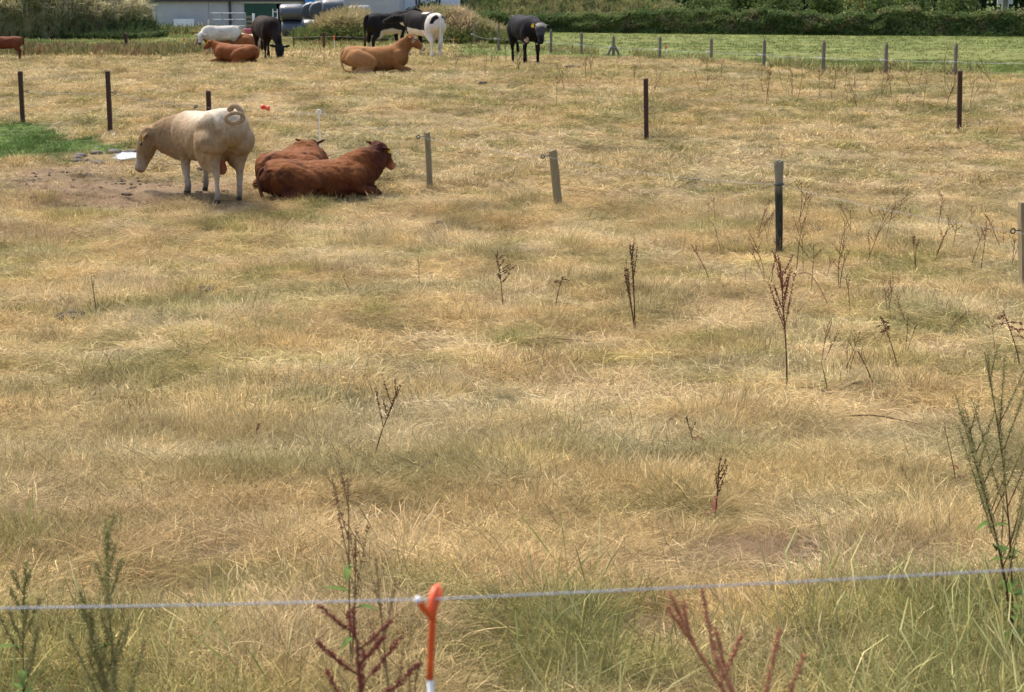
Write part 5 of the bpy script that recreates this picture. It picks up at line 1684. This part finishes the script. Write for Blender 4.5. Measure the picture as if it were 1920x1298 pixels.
# brown pair and cream calf lying --------------------------------------
cattle('brown cow lying behind the rust red one with its face to the left', at(430, 100), R(195), 1.02, 'lie',
       [(.42, 0, .50, .22, .26, .28), (.66, 0, .56, .175, .21, .27), (.84, 0, .64, .135, .17, .2), (.94, 0, .70, .10, .12, .14)],
       (.96, .0, .78), (.62, .3, -.68), (.7, 0, .7), solid((.17, .062, .019), muz=(.32, .2, .15)), 'cow', bulk=1.0, vox=.026, headscale=1.05, tail=1, tags=(1, 0), seed=22, fuzz=.004)
cattle('rust red cow lying with yellow ear tags and its face turned away', at(441, 119), R(158), .86, 'lie',
       [(.42, 0, .50, .22, .26, .28), (.66, 0, .58, .18, .21, .27), (.84, 0, .66, .14, .17, .2), (.94, 0, .72, .10, .12, .14)],
       (.96, .0, .78), (.86, -.2, -.42), (.42, 0, .9), solid((.165, .054, .017), top=(.20, .075, .026)), 'cow', bulk=1.04, vox=.024, headscale=1.0, tail=1, tags=(1, 1), seed=24, fuzz=.005, ear_drop=-.2)
cattle('cream calf lying half hidden behind the brown cows', at(468, 94), R(150), .95, 'lie',
       [(.42, 0, .50, .22, .26, .28), (.66, 0, .60, .18, .21, .27), (.84, 0, .72, .14, .17, .2), (.94, 0, .78, .10, .12, .14)],
       (.96, .0, .84), (.86, .2, -.3), (.3, 0, .95), solid((.36, .29, .19), top=(.48, .41, .26)), 'calf', bulk=.9, vox=.026, headscale=1.0, tail=1, tags=(1, 1), seed=26, fuzz=.003, ear_drop=-.3)
cattle('small red brown calf at the left edge of the picture, rump to the right', on_ground(12, 66.5), R(186), .62, 'stand',
       [(.48, 0, 1.04, .2, .25, .28), (.72, 0, .98, .16, .20, .24), (.9, 0, .85, .13, .16, .18), (1.0, 0, .76, .10, .11, .12)],
       (1.02, 0, .76), (.6, 0, -.8), (.8, 0, .6), solid((.11, .034, .015), top=(.15, .052, .023)), 'calf', bulk=1.15, vox=.028, tail='hang', tags=(0, 0), seed=28, fuzz=.004)

# ------------------------------------------------------------------ docks and dead stalks
M_SEEDB = noisy('brown_dock_seed', (.13, .055, .03), (.08, .034, .02), 60, .9, .1)
M_SEEDR = noisy('red_dock_seed', (.21, .052, .038), (.13, .034, .028), 60, .85, .15)
M_SEEDP = noisy('pinkish_dock_seed', (.46, .21, .12), (.34, .17, .075), 60, .85, .15)
M_SEEDG = noisy('green_dock_seed', (.23, .235, .07), (.33, .25, .11), 60, .85, .15)
M_SEEDT = noisy('tan_dock_seed', (.27, .16, .075), (.18, .10, .05), 60, .9, .1)
M_STEMB = noisy('brown_stem', (.14, .068, .035), (.085, .04, .022), 20, .9, .1)
M_STEMG = noisy('green_stem', (.17, .17, .06), (.24, .14, .07), 12, .8, .2)
M_LEAFG = noisy('dock_leaf', (.07, .12, .022), (.10, .15, .03), 14, .75, .1)
M_LEAFD = noisy('dead_dock_leaf', (.16, .055, .03), (.10, .04, .025), 20, .9, .1)

def leaf_mesh(name, root, p, d, L, wdt, mat, droop=.4, curl=0.0):
    d = Vector(d).normalized()
    side = d.cross(Vector((0, 0, 1)))
    side = side.normalized() if side.length > .01 else Vector((1, 0, 0))
    V = []; F = []; n = 6; c = Vector(p); dd = d.copy()
    nrm = side.cross(d)
    for i in range(n + 1):
        t = i / n
        w_ = wdt * math.sin(math.pi * min(1, .06 + .94 * t) ** .8) * (1 if t < 1 else .05) * .5
        up = nrm * w_ * .35
        V += [c - side * w_ + up + side * curl * w_ * .4, c - nrm * .001, c + side * w_ + up]
        dd = (dd + Vector((0, 0, -droop / n))).normalized()
        c = c + dd * L / n
    for i in range(n):
        for k in (0, 1): F.append((i * 3 + k, i * 3 + k + 1, i * 3 + k + 4, i * 3 + k + 3))
    return mesh_obj(name, V, F, mat, root, True)

def seeds_on(mb, path, r, n, size, rg):
    P = [Vector(p) for p in path]
    for _ in range(n):
        t = rg.random() * (len(P) - 1); i = min(int(t), len(P) - 2)
        c = P[i].lerp(P[i + 1], t - i)
        c = c + Vector((rg.gauss(0, 1), rg.gauss(0, 1), rg.gauss(0, 1))).normalized() * r * rg.uniform(.3, 1)
        a = Vector((rg.gauss(0, 1), rg.gauss(0, 1), rg.gauss(0, 1))).normalized() * size * rg.uniform(.6, 1.3)
        b = a.orthogonal().normalized() * size * .7; d = a.cross(b).normalized() * size * .6
        mb.add([c + a, c - a * .6, c + b, c - b, c + d, c - d], [(0, 2, 4), (0, 4, 3), (0, 3, 5), (0, 5, 2), (1, 4, 2), (1, 3, 4), (1, 5, 3), (1, 2, 5)])

def dock_stuff(root, h, lean, nb, seedm, stemm, dens, seed, r0=.0055, leaves=0, leafm=None, spread=.55, b0=.45, seedsize=.006, clr=.012, wob=.03, extra_stems=0, blen=.32, up=1.0, leafL=.16, topseed=True, head_from=.6):
    rg = random.Random(seed)
    lean = Vector((lean[0], lean[1], 0))
    st = MB(); sd_ = MB()
    def stem_path(h, lean, n=9):
        ph = rg.uniform(0, 6.28)
        out = []
        for i in range(n + 1):
            t = i / n
            out.append(Vector((lean.x * t ** 1.4 + wob * h * .5 * math.sin(3.2 * t + ph) * t, lean.y * t ** 1.4 + wob * h * .5 * math.cos(2.7 * t + ph) * t, h * t * (1 - .04 * t))))
        return out
    stems = [stem_path(h, lean)]
    for k in range(extra_stems):
        a = rg.uniform(0, 6.28)
        stems.append(stem_path(h * rg.uniform(.55, .85), lean + Vector((math.cos(a), math.sin(a), 0)) * h * rg.uniform(.08, .25)))
    allb = []
    for sp in stems:
        st.tube(sp, [r0 * (1 - .65 * i / (len(sp) - 1)) for i in range(len(sp))], 5)
        n = len(sp) - 1
        if topseed:
            i0 = int(n * head_from)
            seeds_on(sd_, sp[i0:], clr, int(dens * h * (1 - head_from)), seedsize, rg)
        for b in range(nb):
            t = b0 + (1 - b0) * (b + rg.random()) / nb * .9
            i = min(int(t * n), n - 1)
            p = sp[i].lerp(sp[i + 1], t * n - i)
            L = h * blen * (1.15 - t) * rg.uniform(.7, 1.4) / .6
            a = rg.uniform(0, 6.28)
            d = Vector((math.cos(a) * spread, math.sin(a) * spread, up)).normalized()
            bp = [p + d * L * q + Vector((0, 0, (.12 if up > .3 else -.3) * L * q * q)) for q in (0, .25, .5, .75, 1)]
            st.tube(bp, [r0 * .55, r0 * .5, r0 * .4, r0 * .3, r0 * .2], 4)
            seeds_on(sd_, bp[1:], clr * .9, int(dens * L), seedsize, rg)
    st.build('stem', stemm, root)
    if sd_.v:
        o = sd_.build('seed_head', seedm, root); o['kind'] = 'stuff'
    for k in range(leaves):
        sp = stems[k % len(stems)]; n = len(sp) - 1
        t = rg.uniform(.08, .62); i = int(t * n)
        a = rg.uniform(0, 6.28)
        leaf_mesh('leaf', root, sp[i], (math.cos(a), math.sin(a), rg.uniform(.1, .7)), leafL * rg.uniform(.6, 1.25), leafL * .28, leafm or M_LEAFG, rg.uniform(.3, 1.2), rg.uniform(-1, 1))

def dock(px, py, top, label, topx=None, group=None, cat='dock plant', name='dock_plant', y=None, sink=0.0, leany=0.0, **kw):
    b = at(px, py) if y is None else on_ground(px, y)
    dep = b.y * CP - (b.z - CAM_Z) * SP
    t = atd(topx if topx is not None else px, top, b.y)
    h = t.z - b.z
    root = empty(name, b, 0, label, cat, group)
    dock_stuff(root, h, (t.x - b.x, leany * h), **kw)
    return root

near = dict(seedsize=.0042, clr=.009)
dock(702, 1330, 1100, 'low dark red dock with curved bristly spikes left of the orange stake', 658, y=3.35, nb=13, seedm=M_SEEDR, stemm=M_STEMB, dens=900, seed=2, r0=.004, spread=1.0, b0=.6, seedsize=.0036, clr=.0075, blen=.22, up=.8, leaves=3, leafL=.09, head_from=.74, extra_stems=1)
dock(748, 1330, 1015, 'thin green stemmed dock with a brown spike just behind the orange stake', 716, y=4.0, nb=4, seedm=M_SEEDT, stemm=M_STEMG, dens=330, seed=4, r0=.0036, leaves=8, leafL=.11, b0=.5, spread=.35, seedsize=.0034, clr=.007, blen=.2, extra_stems=1)
dock(660, 1200, 880, 'tall thin brown dock stem with scattered leaves left of the near orange stake', 645, y=6.1, nb=4, seedm=M_SEEDT, stemm=M_STEMG, dens=150, seed=6, r0=.0042, leaves=6, leafL=.11, b0=.55, spread=.3, seedsize=.0055, extra_stems=1)
dock(1580, 1345, 1104, 'pinkish dock leaning to the left in front of the bare soil', 1262, y=3.6, nb=9, seedm=M_SEEDP, stemm=M_SEEDP, dens=1500, seed=8, r0=.005, spread=.55, b0=.45, seedsize=.0036, clr=.0078, blen=.26, up=1.0, leaves=2, leafL=.2, head_from=.5)
dock(236, 1330, 955, 'tall green dock crowded with seed at the left of the near wire', 190, y=4.9, nb=12, seedm=M_SEEDG, stemm=M_STEMG, dens=1000, seed=10, r0=.0038, spread=.42, b0=.3, seedsize=.0044, clr=.013, blen=.19, leaves=10, leafL=.09, extra_stems=1, head_from=.4)
dock(50, 1270, 1040, 'short ragged green dock by the left edge behind the wire', 48, y=5.3, nb=9, seedm=M_SEEDG, stemm=M_STEMG, dens=1200, seed=12, r0=.004, spread=.5, b0=.3, seedsize=.0042, clr=.012, blen=.2, leaves=8, leafL=.09)
dock(1898, 1080, 632, 'tall green dock with seed spikes and leaves at the right edge', 1852, y=6.6, nb=9, seedm=M_SEEDG, stemm=M_STEMB, dens=380, seed=14, r0=.0042, spread=.42, b0=.35, seedsize=.0052, clr=.013, blen=.24, leaves=26, leafL=.11, extra_stems=2)
dock(1475, 742, 478, 'tall slender red dock below the blackened post', 1466, nb=12, seedm=M_SEEDR, stemm=M_STEMB, dens=210, seed=16, r0=0.0076, spread=.5, b0=.45, seedsize=0.0081, clr=.018, blen=.26, extra_stems=0, leaves=2, leafL=.12, head_from=.5)
dock(1190, 626, 448, 'tall straight brown dock stalk standing alone in mid field', 1183, nb=4, seedm=M_SEEDB, stemm=M_STEMB, dens=90, seed=18, r0=0.0094, spread=.12, b0=.35, seedsize=0.0103, clr=.018, extra_stems=1, wob=.02, head_from=.55)
dock(944, 586, 470, 'crooked brown dock with drooping curled sprays left of the tall straight stalk', 925, nb=8, seedm=M_SEEDB, stemm=M_STEMB, dens=170, seed=20, r0=0.0068, spread=.95, b0=.42, seedsize=0.0094, clr=.016, wob=.1, blen=.3, up=.5)
dock(702, 868, 716, 'leaning brown dock with knobbly seed spikes in the tall grass', 752, nb=6, seedm=M_SEEDB, stemm=M_STEMB, dens=190, seed=22, r0=0.0051, spread=.4, b0=.4, seedsize=0.0064, clr=.012)
dock(1684, 700, 590, 'dark dock bent over at the top with a tangled brown head', 1650, nb=9, seedm=M_SEEDB, stemm=M_STEMB, dens=170, seed=24, r0=0.0055, spread=1.1, b0=.7, seedsize=0.0081, clr=.02, up=.15, blen=.3)
dock(1640, 735, 655, 'broken brown dock leaning left with a shrivelled leaf at its tip', 1606, nb=2, seedm=M_SEEDB, stemm=M_STEMB, dens=120, seed=26, r0=0.0068, spread=.5, b0=.8, leaves=3, leafm=M_LEAFD, leafL=.14)
dock(1552, 748, 676, 'short dock with a curled grey green leaf at its top', 1540, nb=1, seedm=M_SEEDB, stemm=M_STEMG, dens=40, seed=28, r0=0.0051, spread=.3, b0=.8, extra_stems=1, leaves=2, leafL=.12)
dock(1302, 842, 780, 'small dead stalk with drooping brown leaves in mid foreground', 1286, nb=3, seedm=M_SEEDB, stemm=M_STEMB, dens=140, seed=30, r0=0.0051, spread=.5, b0=.5, leaves=2, leafm=M_LEAFD, leafL=.1)
dock(1340, 985, 862, 'brown dead dock standing above the bare soil patch', 1350, nb=6, seedm=M_SEEDB, stemm=M_STEMB, dens=220, seed=32, r0=0.0051, spread=.5, b0=.4, seedsize=0.0060, clr=.012, leaves=3, leafm=M_LEAFD, leafL=.12)
dock(1042, 576, 516, 'small hooked brown dock between the crooked one and the tall straight stalk', 1056, nb=4, seedm=M_SEEDB, stemm=M_STEMB, dens=150, seed=34, r0=0.0068, spread=.9, b0=.75, up=.1, seedsize=0.0094, clr=.018, blen=.4)
dock(182, 602, 515, 'thin brown stalk forked near its top in the left part of the field', 172, nb=2, seedm=M_SEEDB, stemm=M_STEMB, dens=70, seed=36, r0=0.0060, spread=.3, b0=.4, head_from=.8)
dock(1912, 690, 580, 'dark red dock with flat spreading sprays beside the pale post at the right', 1880, nb=7, seedm=M_SEEDR, stemm=M_STEMB, dens=190, seed=38, r0=0.0060, spread=1.2, b0=.55, up=.25, seedsize=0.0085, clr=.018, blen=.35)
dock(1330, 530, 460, 'thin bent stalk with a rusty head left of the blackened post', 1298, nb=3, seedm=M_SEEDR, stemm=M_STEMB, dens=120, seed=40, r0=0.0060, spread=.6, b0=.7, seedsize=0.0085, clr=.016)
dock(1792, 910, 800, 'dark thin stalk with a black shrivelled leaf hanging from it', 1770, nb=1, seedm=M_SEEDB, stemm=M_STEMB, dens=50, seed=42, r0=0.0042, spread=.3, b0=.8, leaves=2, leafm=M_LEAFD, leafL=.12)
dock(1702, 920, 885, 'stub of dead dock with a curled two tone brown leaf', 1698, nb=1, seedm=M_SEEDB, stemm=M_STEMB, dens=40, seed=44, r0=0.0042, spread=.3, b0=.8, leaves=3, leafm=M_LEAFD, leafL=.10)
dock(214, 700, 660, 'short leaning brown stalk in the long grass at the left', 194, nb=1, seedm=M_SEEDB, stemm=M_STEMB, dens=60, seed=46, r0=0.0051, spread=.3, b0=.7)
dock(478, 832, 792, 'small rust coloured dock spike in the grass left of centre', 486, nb=2, seedm=M_SEEDR, stemm=M_STEMB, dens=200, seed=48, r0=0.0042, spread=.3, b0=.5, seedsize=0.0068)
dock(660, 560, 512, 'leaning bare twig in the short grass below the lying red bull', 640, nb=1, seedm=M_SEEDB, stemm=M_STEMB, dens=30, seed=50, r0=0.0051, spread=.4, b0=.6)
dock(786, 548, 482, 'very thin dry stalk below the round grey post', 784, nb=2, seedm=M_SEEDB, stemm=M_STEMB, dens=60, seed=52, r0=0.0042, spread=.4, b0=.6)

# smaller dead stalks: prototypes copied with their parts
PROTO = []
for k in range(7):
    r_ = empty('dead_stalk', (0, 0, 0))
    dock_stuff(r_, .72, (rnd.uniform(-.2, .2), rnd.uniform(-.1, .1)), rnd.randint(2, 6), M_SEEDR if k % 3 == 0 else M_SEEDB, M_STEMB, 45, 400 + k, r0=.0062, spread=rnd.uniform(.3, .9), b0=rnd.uniform(.4, .7), seedsize=.010, clr=.016, up=rnd.uniform(.4, 1), extra_stems=k % 2, wob=.08)
    PROTO.append(r_)
def copy_tree(o):
    c = o.copy(); link(c)
    for ch in list(o.children):
        d = ch.copy(); link(d, c)
    return c
used_proto = set()
def stalks(label, group, n, x0, x1, y0, y1, smin, smax, seed, cat='dead plant'):
    r = random.Random(seed)
    for _ in range(n):
        px = r.uniform(x0, x1); py = r.uniform(y0, y1)
        k = r.randrange(len(PROTO))
        if k in used_proto: o = copy_tree(PROTO[k])
        else: o = PROTO[k]; used_proto.add(k)
        o.location = at(px, py)
        s = r.uniform(smin, smax)
        o.scale = (s, s, s * r.uniform(.8, 1.2)); o.rotation_euler = (r.gauss(0, .12), r.gauss(0, .2), r.uniform(0, 6.28))
        tag(o, label, cat, group)
stalks('thin dead dock stalk between the blackened post and the pale right post', 'dead stalks between the two posts', 26, 1490, 1905, 400, 560, .55, .95, 1)
stalks('thin dead dock stalk just left of the blackened wooden post', 'dead stalks left of the blackened post', 8, 1290, 1445, 400, 545, .5, .85, 2)
stalks('small dead weed stalk around the rusty stake before the grey posts', 'weed stalks near the rusty stake', 34, 1420, 1915, 150, 215, 0.59, 1.17, 3)
stalks('small dead weed stalk in the dry ground below the line of grey fence posts', 'weed stalks below the grey fence posts', 22, 1010, 1420, 125, 200, 0.52, 0.98, 4)
stalks('small brown weed stalk between the tan cow and the blue black cow', 'weed stalks between the cows', 20, 800, 975, 108, 150, 0.59, 1.10, 5)
stalks('small brown weed stalk before the grassy heap', 'weed stalks before the grassy heap', 16, 548, 690, 94, 116, 0.59, 1.10, 6)
stalks('small dry weed stalk between the dark stakes and the lying brown cows at the left', 'weed stalks left of the brown cows', 9, 90, 395, 112, 150, .4, .8, 7)
stalks('leaning dead stalk in the dry grass below the pale post at the right', 'dead stalks in the right of the field', 9, 1500, 1900, 590, 720, .45, .8, 8)
for k, p in enumerate(PROTO):
    if k not in used_proto:
        for c in list(p.children): bpy.data.objects.remove(c)
        bpy.data.objects.remove(p)

# fallen sticks
def stick(pa, pb, label, r=.006, lift=.06):
    a = at(*pa); b = at(*pb)
    m = a.lerp(b, .5) + Vector((0, .05, lift))
    pts = catmull([(0, 0, .03, 0), (*(m - a), 0), (*(b - a + Vector((0, 0, .04))), 0)], 4)[:, :3]
    o = MB().tube([Vector(p) for p in pts], r, 5).build('fallen_stalk', M_STEMB); o.location = a
    tag(o, label, 'stalk', 'fallen stalks lying on the grass')
stick((1482, 735), (1566, 752), 'brown stalk lying flat below the red dock')
stick((1560, 750), (1640, 722), 'broken stalk lying beside the dock with the shrivelled leaf')
stick((1560, 790), (1720, 805), 'long thin stalk lying in the straw at the right')
stick((1220, 842), (1282, 778), 'pale brown stalk leaning beside the small drooping stalk')
stick((490, 850), (548, 876), 'rusty stalk lying in the straw left of centre')
stick((1000, 640), (1130, 652), 'thin stalk lying below the hooked dock', lift=.04)
stick((1770, 640), (1818, 590), 'bare reddish stalk leaning right in the dry grass')
stick((1490, 520), (1555, 582), 'long bent stalk lying right of the red dock', lift=.2)

# dung pats, dark clods and one lump for the bull's shadow
M_DUNG_SHADE = noisy('old_dung_and_shade', (.06, .045, .035), (.10, .078, .06), 14, .95, .1, bmp=.6)
def clod(px, py, wpx, label, k=.35):
    b = at(px, py); dep = b.y
    rr = wpx / FPX * dep / 2
    mb = MB(); r = random.Random(int(px))
    mb.ball((0, 0, 0), rr, 14, 8, (1, .9, k * .6))
    for _ in range(9):
        a = r.uniform(0, 6.28); q = r.uniform(.3, 1.0) * rr
        mb.ball((q * math.cos(a), q * math.sin(a), rr * k * .25), rr * r.uniform(.2, .4), 7, 5, (1, 1, .6))
    o = mb.build('dung_shade_pat', M_DUNG_SHADE, None, True); o.location = b + Vector((0, 0, .06))
    tag(o, label, 'dung', 'dung pats in the field')
clod(820, 426, 22, 'small dark clod in the grass below the round grey post', .7)
clod(1073, 130, 26, 'dark dung pat in the grass right of the blue black cow')
clod(1532, 438, 26, 'flat dark dung pat right of the blackened post')
clod(1040, 452, 22, 'greyish dung pat in mid field below the leaning grey green post')
clod(130, 604, 60, 'long dark dung pat in the grass at the left of the field', .3)
clod(188, 606, 14, 'little dark clod beside the long dung pat', .6)
clod(385, 552, 34, 'dark patch of dung left of centre in the field', .25)
clod(905, 160, 16, 'small dark clod far off below the black and white cow', .6)
clod(388, 322, 40, 'dark muddy clod under the cream bull', .35)  # shaded ground beneath the bull, built as a dark lump
clod(62, 378, 16, 'small dark clod at the left of the trampled ground', .5)
clod(240, 372, 20, 'dark clod in the middle of the trampled ground', .4)
